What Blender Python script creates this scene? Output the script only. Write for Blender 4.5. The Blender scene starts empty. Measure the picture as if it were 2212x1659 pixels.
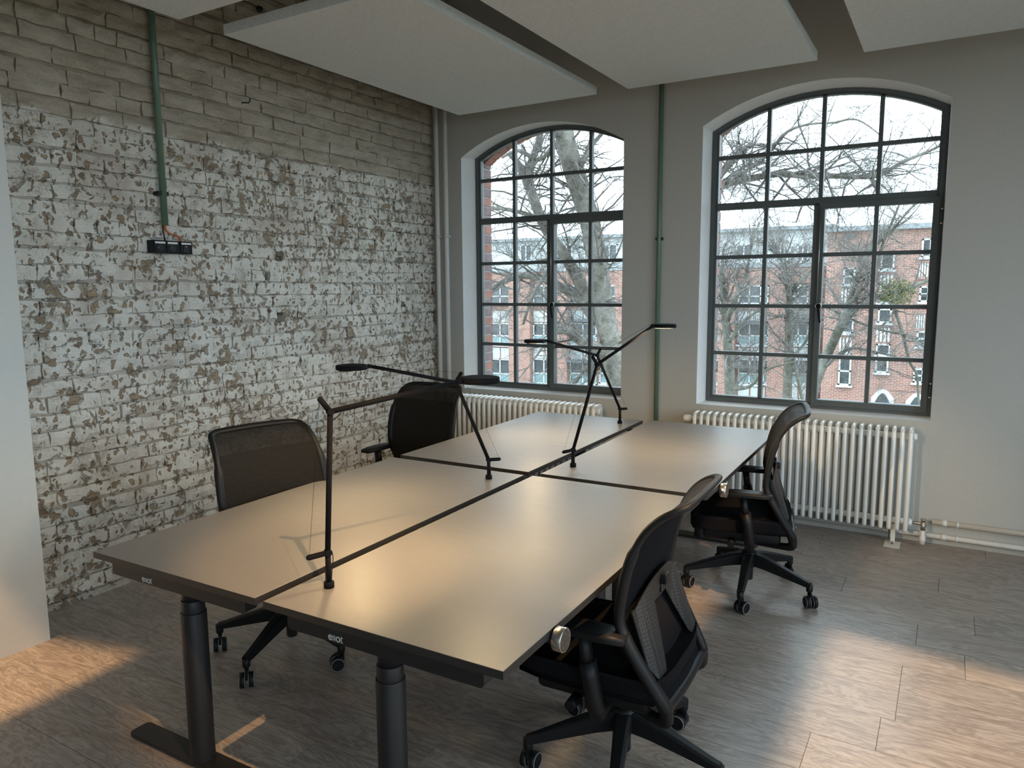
import bpy, bmesh, math, random
from math import sin, cos, pi, radians, sqrt
from mathutils import Vector, Matrix, Euler, noise
R = random.Random(7)
sc = bpy.context.scene
COL = sc.collection

# ------------------------------------------------------------------ camera
FPX = 1597.51
CAM = Vector((2.5030, -1.3730, 1.6130))
cam_d = bpy.data.cameras.new('camera'); cam = bpy.data.objects.new('camera', cam_d); COL.objects.link(cam)
cam.location = CAM
cam.rotation_euler = (1.44155, 0.00683, 0.53556)
cam_d.sensor_width = 36.0; cam_d.lens = FPX / 2212 * 36.0; cam_d.clip_end = 400; cam_d.clip_start = 0.05
sc.camera = cam
RM = Euler(cam.rotation_euler).to_matrix()
def ray(u, v): return RM @ Vector(((u - 1106) / FPX, -(v - 829.5) / FPX, -1))
def aty(u, v, y): d = ray(u, v); return CAM + d * ((y - CAM.y) / d.y)
def atx(u, v, x): d = ray(u, v); return CAM + d * ((x - CAM.x) / d.x)
def proj(P):
    q = RM.transposed() @ (Vector(P) - CAM)
    return (1106 - FPX * q.x / q.z, 829.5 + FPX * q.y / q.z, -q.z)

# ------------------------------------------------------------------ world, exposure
w = bpy.data.worlds.new('overcast'); sc.world = w; w.use_nodes = True
nt = w.node_tree; nt.nodes.clear()
def N(nt, t, **k):
    n = nt.nodes.new(t)
    for a, b in k.items():
        if a == 'inp':
            for i, val in b.items(): n.inputs[i].default_value = val
        else: setattr(n, a, b)
    return n
o_ = N(nt, 'ShaderNodeOutputWorld'); bg = N(nt, 'ShaderNodeBackground'); tc = N(nt, 'ShaderNodeTexCoord')
ns = N(nt, 'ShaderNodeTexNoise', inp={'Scale': 2.2, 'Detail': 4.0, 'Roughness': .55})
cr = N(nt, 'ShaderNodeValToRGB'); cr.color_ramp.elements[0].position = .35; cr.color_ramp.elements[1].position = .62
cr.color_ramp.elements[0].color = (.66, .84, 1.0, 1); cr.color_ramp.elements[1].color = (.78, .92, 1.0, 1)
nt.links.new(tc.outputs['Generated'], ns.inputs['Vector']); nt.links.new(ns.outputs['Fac'], cr.inputs['Fac'])
nt.links.new(cr.outputs['Color'], bg.inputs['Color']); bg.inputs['Strength'].default_value = 5.4
nt.links.new(bg.outputs[0], o_.inputs[0])
sc.view_settings.view_transform = 'Standard'; sc.view_settings.look = 'None'
sc.view_settings.gamma = 1; sc.view_settings.exposure = 0.3; sc.view_settings.use_curve_mapping = False
cy = sc.cycles
cy.max_bounces = 8; cy.diffuse_bounces = 5; cy.glossy_bounces = 3; cy.transparent_max_bounces = 10
cy.sample_clamp_indirect = 4.0; cy.use_denoising = True; cy.caustics_reflective = False; cy.caustics_refractive = False

def add_light(name, kind, loc, target, energy, color, **k):
    d = bpy.data.lights.new(name, kind); d.energy = energy; d.color = color
    for a, b in k.items():
        if a == 'portal': d.cycles.is_portal = b
        else: setattr(d, a, b)
    o = bpy.data.objects.new(name, d); COL.objects.link(o); o.location = loc
    o.rotation_euler = (Vector(target) - Vector(loc)).to_track_quat('-Z', 'Y').to_euler()
    return o
# warm stand-in spots added for the desk gap stripe and radiator, real source unknown
add_light('stand_in_spot', 'SPOT', (2.25, -.55, 2.84), (.28, .62, 0), 260, (1.0, .60, .28), spot_size=radians(22), spot_blend=.7, shadow_soft_size=.012)
add_light('stand_in_low_spot', 'SPOT', (.35, -2.9, 2.62), (2.15, 3.7, .22), 330, (1.0, .74, .47), spot_size=radians(14.5), spot_blend=.9, shadow_soft_size=.02)
# daylight openings of the room (front pair is in view, the others are unseen openings added for daylight)
for nm, loc, tg, sx, sy in (('portal', (-.35, 4.02, 1.8), (-.35, 3, 1.8), 1.5, 2.2), ('portal', (1.69, 4.02, 1.8), (1.69, 3, 1.8), 1.5, 2.2),
                            ('portal', (5.05, 1.2, 1.75), (4, 1.2, 1.75), 2.8, 2.3), ('portal', (5.05, -2.1, 1.75), (4, -2.1, 1.75), 1.8, 2.3),
                            ('portal', (3.8, -3.65, 1.7), (3.8, -3, 1.7), 1.2, 1.8)):
    add_light(nm, 'AREA', loc, tg, 1, (1, 1, 1), shape='RECTANGLE', size=sx, size_y=sy, portal=True)

# ------------------------------------------------------------------ materials
def new_mat(name):
    m = bpy.data.materials.new(name); m.use_nodes = True; m.node_tree.nodes.clear()
    nt = m.node_tree
    out = N(nt, 'ShaderNodeOutputMaterial'); b = N(nt, 'ShaderNodeBsdfPrincipled')
    nt.links.new(b.outputs[0], out.inputs[0])
    return m, nt, b, out
def ramp(nt, fac, stops):
    r = N(nt, 'ShaderNodeValToRGB'); e = r.color_ramp.elements
    while len(e) < len(stops): e.new(.5)
    for el, (p, c) in zip(e, stops): el.position = p; el.color = (*c, 1)
    nt.links.new(fac, r.inputs['Fac']); return r.outputs['Color']
def mth(nt, op, a, b=None, c=None, clamp=False):
    n = N(nt, 'ShaderNodeMath', operation=op, use_clamp=clamp)
    for i, x in enumerate((a, b, c)):
        if x is None: continue
        if isinstance(x, (int, float)): n.inputs[i].default_value = x
        else: nt.links.new(x, n.inputs[i])
    return n.outputs[0]
def mixc(nt, f, a, b, mode='MIX'):
    n = N(nt, 'ShaderNodeMix', data_type='RGBA', blend_type=mode)
    for s, x in ((n.inputs[0], f), (n.inputs[6], a), (n.inputs[7], b)):
        if isinstance(x, (int, float)): s.default_value = x
        elif isinstance(x, tuple): s.default_value = (*x, 1)
        else: nt.links.new(x, s)
    return n.outputs[2]
def mapping(nt, src='Position', scale=(1, 1, 1), rot=(0, 0, 0)):
    if src == 'Position': s = N(nt, 'ShaderNodeNewGeometry').outputs['Position']
    else: s = N(nt, 'ShaderNodeTexCoord').outputs[src]
    m = N(nt, 'ShaderNodeMapping'); m.inputs['Scale'].default_value = scale; m.inputs['Rotation'].default_value = rot
    nt.links.new(s, m.inputs['Vector']); return m.outputs[0]
def noisef(nt, vec, scale, detail=3.0, rough=.5, dist=0.0):
    n = N(nt, 'ShaderNodeTexNoise', inp={'Scale': scale, 'Detail': detail, 'Roughness': rough, 'Distortion': dist})
    nt.links.new(vec, n.inputs['Vector']); return n.outputs['Fac']
def bumpn(nt, h, b, strength=.3, dist=.002):
    n = N(nt, 'ShaderNodeBump', inp={'Strength': strength, 'Distance': dist})
    nt.links.new(h, n.inputs['Height']); nt.links.new(n.outputs[0], b.inputs['Normal'])
def setb(b, **k):
    for a, v in k.items():
        b.inputs[a.replace('_', ' ')].default_value = (*v, 1) if isinstance(v, tuple) and len(v) == 3 else v
def simple(name, col, rough=.5, metal=0.0, var=.08, nscale=30.0, bump=0.0, bdist=.001, src='Object', spec=.5, coat=0.0):
    m, nt, b, out = new_mat(name)
    v = mapping(nt, src)
    f = noisef(nt, v, nscale, 4)
    lo = tuple(max(0, c * (1 - var)) for c in col); hi = tuple(min(1, c * (1 + var)) for c in col)
    nt.links.new(ramp(nt, f, [(.3, lo), (.7, hi)]), b.inputs['Base Color'])
    setb(b, Roughness=rough, Metallic=metal, Specular_IOR_Level=spec, Coat_Weight=coat)
    if bump: bumpn(nt, f, b, bump, bdist)
    return m
M = {}
M['wall'] = simple('wall_paint', (.475, .465, .43), .85, var=.025, nscale=60, bump=.35, bdist=.002, src='Position')
M['reveal'] = simple('lightened_reveal_paint', (.88, .89, .89), .8, var=.02, nscale=20, bump=.25, bdist=.003, src='Position')  # wall paint lightened, putting the brighter daylight on the reveals into the colour
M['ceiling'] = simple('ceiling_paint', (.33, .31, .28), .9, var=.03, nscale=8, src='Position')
M['frame'] = simple('window_steel', (.085, .098, .098), .5, var=.08, nscale=12, bump=.08, src='Position')
M['chrome'] = simple('chrome', (.75, .74, .72), .2, 1.0, var=.02)
M['alu'] = simple('brushed_aluminium', (.62, .60, .56), .32, 1.0, var=.05, nscale=60)
M['black'] = simple('black_metal', (.012, .012, .013), .5, var=.1, nscale=50, bump=.05)
M['edge'] = simple('edge_band_black', (.024, .023, .022), .5)
M['lampblack'] = simple('lamp_black', (.006, .006, .007), .75, var=.1, nscale=80, spec=.15)
M['plastic'] = simple('black_plastic', (.007, .0075, .0085), .5, var=.1, spec=.25, nscale=140, bump=.12, bdist=.0006)
M['fabric'] = simple('black_fabric', (.007, .007, .0085), .95, var=.35, nscale=420, bump=.4, bdist=.0008, spec=.1)
M['darkface'] = simple('dial_face', (.055, .05, .045), .35, var=.05)
M['greyrim'] = simple('grey_rim', (.22, .22, .23), .35, var=.05)
M['rad'] = simple('radiator_enamel', (.86, .85, .81), .28, var=.015, nscale=10, coat=.3)
M['pipe'] = simple('white_pipe_paint', (.68, .67, .63), .4, var=.03, nscale=18, bump=.1)
M['green'] = simple('green_conduit', (.115, .185, .13), .35, var=.06, nscale=14)
M['brass'] = simple('nickel_valve', (.42, .36, .30), .35, .9, var=.1)
M['orange'] = simple('orange_cable', (.55, .11, .02), .5, var=.1)
M['label'] = simple('label_strip', (.82, .82, .8), .6, var=.02)
M['logo'] = simple('logo_print', (.62, .62, .62), .6, var=.02)
M['led'] = new_mat('led_disc')[0]
_nt = M['led'].node_tree; _b = _nt.nodes['Principled BSDF']
_b.inputs['Emission Color'].default_value = (1, .78, .45, 1); _b.inputs['Emission Strength'].default_value = 12

def panel_felt():
    m, nt, b, out = new_mat('acoustic_felt')
    v = mapping(nt, 'Position', (1, 2.2, 1))
    a = noisef(nt, v, 150, 5, .7); c = noisef(nt, mapping(nt, 'Position', (1, 3, 1)), 40, 4, .7)
    f = mth(nt, 'MULTIPLY_ADD', c, .45, mth(nt, 'MULTIPLY', a, .55))
    nt.links.new(ramp(nt, f, [(.32, (.55, .56, .56)), (.5, (.70, .73, .74)), (.68, (.80, .83, .84))]), b.inputs['Base Color'])
    setb(b, Roughness=.95, Specular_IOR_Level=.1); bumpn(nt, f, b, .6, .003); return m
M['felt'] = panel_felt()

def table_mat():
    m, nt, b, out = new_mat('table_laminate')
    v = mapping(nt, 'Position'); f = noisef(nt, v, 420, 3, .7); g = noisef(nt, v, 3.0, 4, .6)
    base = ramp(nt, f, [(.3, (.180, .174, .170)), (.7, (.232, .225, .222))])
    nt.links.new(mixc(nt, mth(nt, 'MULTIPLY', g, .15), base, (.30, .28, .26)), b.inputs['Base Color'])
    # faint wiping marks change only the sheen
    s = noisef(nt, mapping(nt, 'Position', (2, 9, 1), (0, 0, .6)), 3.0, 5, .6)
    nt.links.new(mth(nt, 'MULTIPLY_ADD', s, .12, .36), b.inputs['Roughness'])
    setb(b, Specular_IOR_Level=.5); bumpn(nt, f, b, .08, .0005); return m
M['table'] = table_mat()

def floor_mat():
    m, nt, b, out = new_mat('oak_vinyl_plank')
    oi = N(nt, 'ShaderNodeObjectInfo')
    add = N(nt, 'ShaderNodeVectorMath', operation='ADD')
    geo = N(nt, 'ShaderNodeNewGeometry')
    comb = N(nt, 'ShaderNodeCombineXYZ'); r9 = mth(nt, 'MULTIPLY', oi.outputs['Random'], 37.0)
    nt.links.new(r9, comb.inputs[0]); nt.links.new(r9, comb.inputs[2])
    nt.links.new(geo.outputs['Position'], add.inputs[0]); nt.links.new(comb.outputs[0], add.inputs[1])
    mp = N(nt, 'ShaderNodeMapping'); mp.inputs['Scale'].default_value = (1.0, 14.0, 1.0); nt.links.new(add.outputs[0], mp.inputs['Vector'])
    mp2 = N(nt, 'ShaderNodeMapping'); mp2.inputs['Scale'].default_value = (1.2, 5.0, 1.0); nt.links.new(add.outputs[0], mp2.inputs['Vector'])
    g1 = noisef(nt, mp.outputs[0], 6.0, 8, .68, .6)
    g2 = noisef(nt, mp2.outputs[0], 1.6, 4, .6, 1.8)
    wv = mth(nt, 'SINE', mth(nt, 'MULTIPLY', g2, 46.0)); wv = mth(nt, 'MULTIPLY_ADD', wv, .5, .5)
    f = mth(nt, 'ADD', mth(nt, 'MULTIPLY', g1, .74), mth(nt, 'MULTIPLY', wv, .16))
    c = ramp(nt, f, [(.30, (.225, .187, .158)), (.45, (.325, .278, .24)), (.56, (.395, .345, .305)), (.72, (.50, .45, .405))])
    tint = ramp(nt, oi.outputs['Random'], [(0, (.90, .90, .92)), (1, (1.08, 1.04, 1.0))])
    nt.links.new(mixc(nt, 1.0, c, tint, 'MULTIPLY'), b.inputs['Base Color'])
    nt.links.new(mth(nt, 'MULTIPLY_ADD', g1, .2, .25), b.inputs['Roughness'])
    setb(b, Specular_IOR_Level=.5); bumpn(nt, f, b, .25, .0015); return m
M['floor'] = floor_mat()

def brick_mat(name, mortar=False):
    m, nt, b, out = new_mat(name)
    geo = N(nt, 'ShaderNodeNewGeometry'); pos = geo.outputs['Position']
    sep = N(nt, 'ShaderNodeSeparateXYZ'); nt.links.new(pos, sep.inputs[0])
    nz = N(nt, 'ShaderNodeTexNoise', inp={'Scale': 22.0, 'Detail': 3.0}); nt.links.new(pos, nz.inputs['Vector'])
    off = N(nt, 'ShaderNodeVectorMath', operation='MULTIPLY_ADD'); nt.links.new(nz.outputs['Color'], off.inputs[0])
    off.inputs[1].default_value = (.075, .075, .075); nt.links.new(pos, off.inputs[2])
    def pocks(scale, thr, rot):
        mp = N(nt, 'ShaderNodeMapping'); mp.inputs['Scale'].default_value = (.3, 1.35, .92); mp.inputs['Rotation'].default_value = (rot, 0, 0)
        nt.links.new(off.outputs[0], mp.inputs['Vector'])
        vo = N(nt, 'ShaderNodeTexVoronoi', inp={'Scale': scale, 'Randomness': 1.0}); nt.links.new(mp.outputs[0], vo.inputs['Vector'])
        sepc = N(nt, 'ShaderNodeSeparateColor'); nt.links.new(vo.outputs['Color'], sepc.inputs[0])
        t = mth(nt, 'MULTIPLY_ADD', sepc.outputs[0], .34, thr)
        d = mth(nt, 'SUBTRACT', t, vo.outputs['Distance'])
        return mth(nt, 'MULTIPLY', d, 9.0, clamp=True)
    patch = noisef(nt, pos, 2.1, 3, .5)
    dens = mth(nt, 'MULTIPLY_ADD', patch, .30, -.12)
    p1 = pocks(28.0, .11, .35)
    p2 = pocks(17.0, .06, -.2)
    chips = noisef(nt, pos, 13.0, 5, .62, .5)
    chp = mth(nt, 'MULTIPLY', mth(nt, 'SUBTRACT', mth(nt, 'ADD', chips, dens), .61), 14.0, clamp=True)
    pk = mth(nt, 'MAXIMUM', mth(nt, 'MAXIMUM', p1, p2), chp)
    # upper courses were left smooth under limewash
    zz = mth(nt, 'MULTIPLY_ADD', noisef(nt, pos, 5.0, 4), .16, sep.outputs[2])
    up = mth(nt, 'MULTIPLY', mth(nt, 'SUBTRACT', zz, 2.545), 40.0, clamp=True)
    pk = mth(nt, 'MULTIPLY', pk, mth(nt, 'SUBTRACT', 1.0, up))
    fine = noisef(nt, pos, 90.0, 5, .65); mid = noisef(nt, pos, 9.0, 5, .6)
    paint = ramp(nt, mth(nt, 'ADD', mth(nt, 'MULTIPLY', mid, .6), mth(nt, 'MULTIPLY', fine, .4)),
                 [(.33, (.37, .325, .26)), (.47, (.72, .685, .615)), (.70, (.87, .845, .785))])
    pink = mth(nt, 'MULTIPLY', mth(nt, 'SUBTRACT', noisef(nt, pos, 3.3, 3), .52), 5.0, clamp=True)
    paint = mixc(nt, mth(nt, 'MULTIPLY', pink, .6), paint, (.50, .41, .345))
    raw = ramp(nt, noisef(nt, pos, 11.0, 4, .6), [(.3, (.19, .12, .072)), (.5, (.33, .235, .145)), (.7, (.47, .36, .23))])
    upc = ramp(nt, mth(nt, 'ADD', mth(nt, 'MULTIPLY', noisef(nt, mapping(nt, 'Position', (1, .8, 2.4)), 6.0, 6, .65), .7), mth(nt, 'MULTIPLY', fine, .3)),
               [(.34, (.33, .275, .21)), (.5, (.47, .415, .335)), (.66, (.58, .53, .45))])
    c = mixc(nt, up, paint, upc)
    c = mixc(nt, mth(nt, 'MULTIPLY', pk, .92), c, raw)
    if mortar: c = mixc(nt, mth(nt, 'MULTIPLY_ADD', mid, .9, -.05, clamp=True), c, (.20, .155, .11))
    nt.links.new(c, b.inputs['Base Color'])
    h = mth(nt, 'ADD', mth(nt, 'MULTIPLY', pk, -1.0), mth(nt, 'ADD', mth(nt, 'MULTIPLY', mid, .9), mth(nt, 'MULTIPLY', fine, .35)))
    setb(b, Roughness=.92, Specular_IOR_Level=.2); bumpn(nt, h, b, 1.0, .013); return m
M['brick'] = brick_mat('limewashed_brick'); M['mortar'] = brick_mat('lime_mortar', True)

def mesh_fabric():
    m, nt, b, out = new_mat('mesh_back')
    uv = N(nt, 'ShaderNodeTexCoord').outputs['UV']
    sep = N(nt, 'ShaderNodeSeparateXYZ'); nt.links.new(uv, sep.inputs[0])
    s1 = mth(nt, 'SINE', mth(nt, 'MULTIPLY', mth(nt, 'ADD', sep.outputs[0], mth(nt, 'MULTIPLY', sep.outputs[1], .62)), 2 * pi / .0085))
    s2 = mth(nt, 'SINE', mth(nt, 'MULTIPLY', mth(nt, 'SUBTRACT', sep.outputs[0], mth(nt, 'MULTIPLY', sep.outputs[1], .62)), 2 * pi / .0085))
    pr_ = mth(nt, 'MULTIPLY', s1, s2)
    hole = mth(nt, 'MULTIPLY', mth(nt, 'SUBTRACT', pr_, .60), 8.0, clamp=True)
    nt.links.new(ramp(nt, mth(nt, 'MULTIPLY_ADD', pr_, .5, .5), [(.3, (.022, .018, .014)), (.8, (.003, .003, .003))]), b.inputs['Base Color'])
    setb(b, Roughness=.6, Specular_IOR_Level=.18)
    bumpn(nt, mth(nt, 'MULTIPLY', pr_, -1), b, .7, .0015)
    tr = N(nt, 'ShaderNodeBsdfTransparent'); mx = N(nt, 'ShaderNodeMixShader')
    nt.links.new(mth(nt, 'MULTIPLY', hole, .28), mx.inputs[0]); nt.links.new(b.outputs[0], mx.inputs[1]); nt.links.new(tr.outputs[0], mx.inputs[2])
    nt.links.new(mx.outputs[0], out.inputs[0]); return m
M['mesh'] = mesh_fabric()

def perf():
    m, nt, b, out = new_mat('perforated_plastic')
    uv = N(nt, 'ShaderNodeTexCoord').outputs['Object']
    mp = N(nt, 'ShaderNodeMapping'); mp.inputs['Scale'].default_value = (0, 1, 1); nt.links.new(uv, mp.inputs[0])
    vo = N(nt, 'ShaderNodeTexVoronoi', inp={'Scale': 90.0, 'Randomness': 0.0}); nt.links.new(mp.outputs[0], vo.inputs['Vector'])
    d = mth(nt, 'MULTIPLY', mth(nt, 'SUBTRACT', .27, vo.outputs['Distance']), 12.0, clamp=True)
    nt.links.new(mixc(nt, d, (.015, .016, .017), (.002, .002, .002)), b.inputs['Base Color'])
    setb(b, Roughness=.5, Specular_IOR_Level=.35); bumpn(nt, mth(nt, 'MULTIPLY', d, -1), b, .5, .002); return m
M['perf'] = perf()

def glass(name, tint, refl=.06):
    m, nt, b, out = new_mat(name)
    nt.nodes.remove(b)
    tr = N(nt, 'ShaderNodeBsdfTransparent'); gl = N(nt, 'ShaderNodeBsdfGlossy'); mx = N(nt, 'ShaderNodeMixShader')
    tr.inputs[0].default_value = (*tint, 1); gl.inputs['Roughness'].default_value = .02
    lw = N(nt, 'ShaderNodeFresnel'); lw.inputs['IOR'].default_value = 1.45
    n2 = noisef(nt, mapping(nt, 'Position'), 2.0)
    nt.links.new(mth(nt, 'ADD', mth(nt, 'MULTIPLY', lw.outputs[0], .8), mth(nt, 'MULTIPLY', n2, refl * .2)), mx.inputs[0])
    nt.links.new(tr.outputs[0], mx.inputs[1]); nt.links.new(gl.outputs[0], mx.inputs[2]); nt.links.new(mx.outputs[0], out.inputs[0]); return m
M['glass'] = glass('window_glass', (.97, .985, .98))

def far_brick(name, c1, c2, mort):
    m, nt, b, out = new_mat(name)
    geo = N(nt, 'ShaderNodeNewGeometry'); sp = N(nt, 'ShaderNodeSeparateXYZ'); nt.links.new(geo.outputs['Position'], sp.inputs[0])
    cb = N(nt, 'ShaderNodeCombineXYZ'); nt.links.new(mth(nt, 'ADD', sp.outputs[0], sp.outputs[1]), cb.inputs[0]); nt.links.new(sp.outputs[2], cb.inputs[1])
    bk = N(nt, 'ShaderNodeTexBrick', inp={'Scale': 1.0, 'Mortar Size': .012, 'Brick Width': .30, 'Row Height': .10, 'Mortar Smooth': .2, 'Bias': -.1})
    bk.inputs['Color1'].default_value = (*c1, 1); bk.inputs['Color2'].default_value = (*c2, 1); bk.inputs['Mortar'].default_value = (*mort, 1)
    nt.links.new(cb.outputs[0], bk.inputs['Vector'])
    f = noisef(nt, geo.outputs['Position'], .6, 4)
    nt.links.new(mixc(nt, mth(nt, 'MULTIPLY', f, .25), bk.outputs['Color'], (.32, .23, .20)), b.inputs['Base Color'])
    setb(b, Roughness=.9); return m
M['farbrick'] = far_brick('far_red_brick', (.20, .078, .055), (.275, .12, .085), (.36, .31, .28))
M['farwhite'] = simple('far_white_render', (.40, .42, .42), .9, var=.05, nscale=1.2, src='Position')
M['fargrey'] = simple('far_grey_metal', (.21, .23, .24), .6, var=.06, nscale=1.0, src='Position')
M['farframe'] = simple('far_white_frames', (.46, .49, .50), .6, var=.03, nscale=2, src='Position')
M['farglass'] = simple('far_window_glass', (.045, .055, .06), .12, var=.5, nscale=1.5, src='Position')
M['farteal'] = simple('far_teal_glass', (.17, .26, .27), .25, var=.2, nscale=1.5, src='Position')
M['balcony'] = simple('balcony_iron', (.07, .08, .09), .5, var=.1)
M['jamb1'] = simple('red_facing_brick', (.24, .105, .08), .85, var=.25, nscale=14, bump=.3, src='Position')
M['jamb2'] = simple('violet_facing_brick', (.135, .09, .092), .8, var=.25, nscale=14, bump=.3, src='Position')
M['jmortar'] = simple('pale_joint_mortar', (.34, .32, .30), .9, var=.1, src='Position')
M['ground'] = simple('courtyard_ground', (.22, .21, .17), .95, var=.3, nscale=.8, src='Position')
def bark(name, a, c, d):
    m, nt, b, out = new_mat(name); p = mapping(nt, 'Position')
    f = noisef(nt, p, 5.0, 5, .65); g = noisef(nt, mapping(nt, 'Position', (1, 1, 3)), 12.0, 4, .6)
    nt.links.new(ramp(nt, mth(nt, 'ADD', mth(nt, 'MULTIPLY', f, .65), mth(nt, 'MULTIPLY', g, .35)), [(.36, a), (.5, c), (.62, d)]), b.inputs['Base Color'])
    setb(b, Roughness=.9, Specular_IOR_Level=.2); bumpn(nt, g, b, .5, .02); return m
M['bark'] = bark('plane_bark', (.11, .10, .085), (.20, .19, .165), (.28, .27, .24))
M['bark2'] = bark('grey_bark', (.075, .075, .062), (.13, .132, .112), (.19, .19, .165))
M['twig'] = simple('twig_bark', (.15, .14, .13), .9, var=.3, nscale=6, src='Position')
M['leaf'] = simple('mistletoe_leaf', (.15, .165, .055), .7, var=.4, nscale=9, src='Position')

# ------------------------------------------------------------------ mesh builder
class MB:
    def __init__(s): s.v = []; s.f = []; s.sm = []; s.uv = None
    def add(s, vs, fs, smooth=False, mat=None):
        k = len(s.v)
        s.v += [tuple(mat @ Vector(p)) if mat else tuple(p) for p in vs]
        s.f += [tuple(i + k for i in f) for f in fs]; s.sm += [smooth] * len(fs); return s
    def box(s, a, b, mat=None, bev=0.0):
        (x0, y0, z0), (x1, y1, z1) = a, b
        if bev <= 0:
            vs = [(x0, y0, z0), (x1, y0, z0), (x1, y1, z0), (x0, y1, z0), (x0, y0, z1), (x1, y0, z1), (x1, y1, z1), (x0, y1, z1)]
            return s.add(vs, [(0, 3, 2, 1), (4, 5, 6, 7), (0, 1, 5, 4), (1, 2, 6, 5), (2, 3, 7, 6), (3, 0, 4, 7)], False, mat)
        bm = bmesh.new(); bmesh.ops.create_cube(bm, size=1)
        for v in bm.verts: v.co = Vector((x0 + (v.co.x + .5) * (x1 - x0), y0 + (v.co.y + .5) * (y1 - y0), z0 + (v.co.z + .5) * (z1 - z0)))
        bmesh.ops.bevel(bm, geom=bm.edges[:], offset=bev, segments=3 if bev > .004 else 1, affect='EDGES', profile=.5)
        return s.bm(bm, bev > .004, mat)
    def bm(s, bm, smooth=False, mat=None):
        bm.verts.index_update()
        s.add([v.co[:] for v in bm.verts], [tuple(v.index for v in f.verts) for f in bm.faces], smooth, mat); bm.free(); return s
    def tube(s, path, r, n=8, cap=True, smooth=True, flat=None, closed=False):
        P = [Vector(p) for p in path]; m = len(P); rr = r if isinstance(r, (list, tuple)) else [r] * m
        up = None; vs = []
        for i in range(m):
            if closed: t = (P[(i + 1) % m] - P[i - 1])
            else: t = (P[min(i + 1, m - 1)] - P[max(i - 1, 0)])
            t = t.normalized() if t.length > 1e-9 else Vector((0, 0, 1))
            if up is None:
                a = Vector((0, 0, 1)) if abs(t.z) < .9 else Vector((0, 1, 0))
                if flat: a = Vector(flat[2])
                up = (a - t * a.dot(t)).normalized()
            else:
                up = (up - t * up.dot(t)); up = up.normalized() if up.length > 1e-6 else Vector((1, 0, 0))
            sd = t.cross(up)
            rx, ry = (rr[i] * flat[0], rr[i] * flat[1]) if flat else (rr[i], rr[i])
            for k in range(n):
                a = 2 * pi * k / n; vs.append(P[i] + sd * cos(a) * rx + up * sin(a) * ry)
        fs = []
        for i in range(m if closed else m - 1):
            j = (i + 1) % m
            for k in range(n): fs.append((i * n + k, i * n + (k + 1) % n, j * n + (k + 1) % n, j * n + k))
        s.add(vs, fs, smooth)
        if cap and not closed:
            k0 = len(s.v) - m * n
            s.f += [tuple(k0 + k for k in reversed(range(n))), tuple(k0 + (m - 1) * n + k for k in range(n))]; s.sm += [False, False]
        return s
    def lathe(s, prof, n=24, mat=None, smooth=True):  # prof [(r,z)] about z
        vs = [(r * cos(2 * pi * k / n), r * sin(2 * pi * k / n), z) for r, z in prof for k in range(n)]
        fs = [(i * n + k, i * n + (k + 1) % n, (i + 1) * n + (k + 1) % n, (i + 1) * n + k) for i in range(len(prof) - 1) for k in range(n)]
        fs += [tuple(reversed(range(n))), tuple((len(prof) - 1) * n + k for k in range(n))]
        k0 = len(s.f); s.add(vs, fs, smooth, mat); s.sm[-1] = s.sm[-2] = False; return s
    def prism(s, pts, h0, h1, axis='z', mat=None):  # polygon extruded
        n = len(pts)
        def m3(p, h): return {'z': (p[0], p[1], h), 'y': (p[0], h, p[1]), 'x': (h, p[0], p[1])}[axis]
        vs = [m3(p, h0) for p in pts] + [m3(p, h1) for p in pts]
        fs = [tuple(reversed(range(n))), tuple(range(n, 2 * n))] + [(i, (i + 1) % n, n + (i + 1) % n, n + i) for i in range(n)]
        return s.add(vs, fs, False, mat)
    def mesh(s, name, mat):
        me = bpy.data.meshes.new(name); me.from_pydata(s.v, [], s.f); me.polygons.foreach_set('use_smooth', s.sm)
        me.materials.append(mat)
        bm = bmesh.new(); bm.from_mesh(me); bmesh.ops.recalc_face_normals(bm, faces=bm.faces[:]); bm.to_mesh(me); bm.free()
        me.update(); return me
    def build(s, name, mat, parent=None, loc=None, norecalc=False):
        return link(name, s.mesh(name, mat), parent, loc)
def link(name, data, parent=None, loc=None):
    o = bpy.data.objects.new(name, data); COL.objects.link(o)
    if parent: o.parent = parent
    if loc is not None: o.location = loc
    return o
def thing(name, label, cat, loc=(0, 0, 0), rz=0, group=None):
    o = link(name, None, None, loc); o.rotation_euler = (0, 0, rz); o.empty_display_size = .1
    o['label'] = label; o['category'] = cat
    if group: o['group'] = group
    return o
def tag(o, label, cat, group=None):
    o['label'] = label; o['category'] = cat
    if group: o['group'] = group
    return o
def struct(o): o['kind'] = 'structure'; return o
def copy_tree(o, parent=None):
    c = o.copy(); COL.objects.link(c); c.parent = parent
    for ch in list(o.children): copy_tree(ch, c)
    return c
def rotz(a): return Matrix.Rotation(a, 4, 'Z')
def T(*p): return Matrix.Translation(Vector(p))

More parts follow.
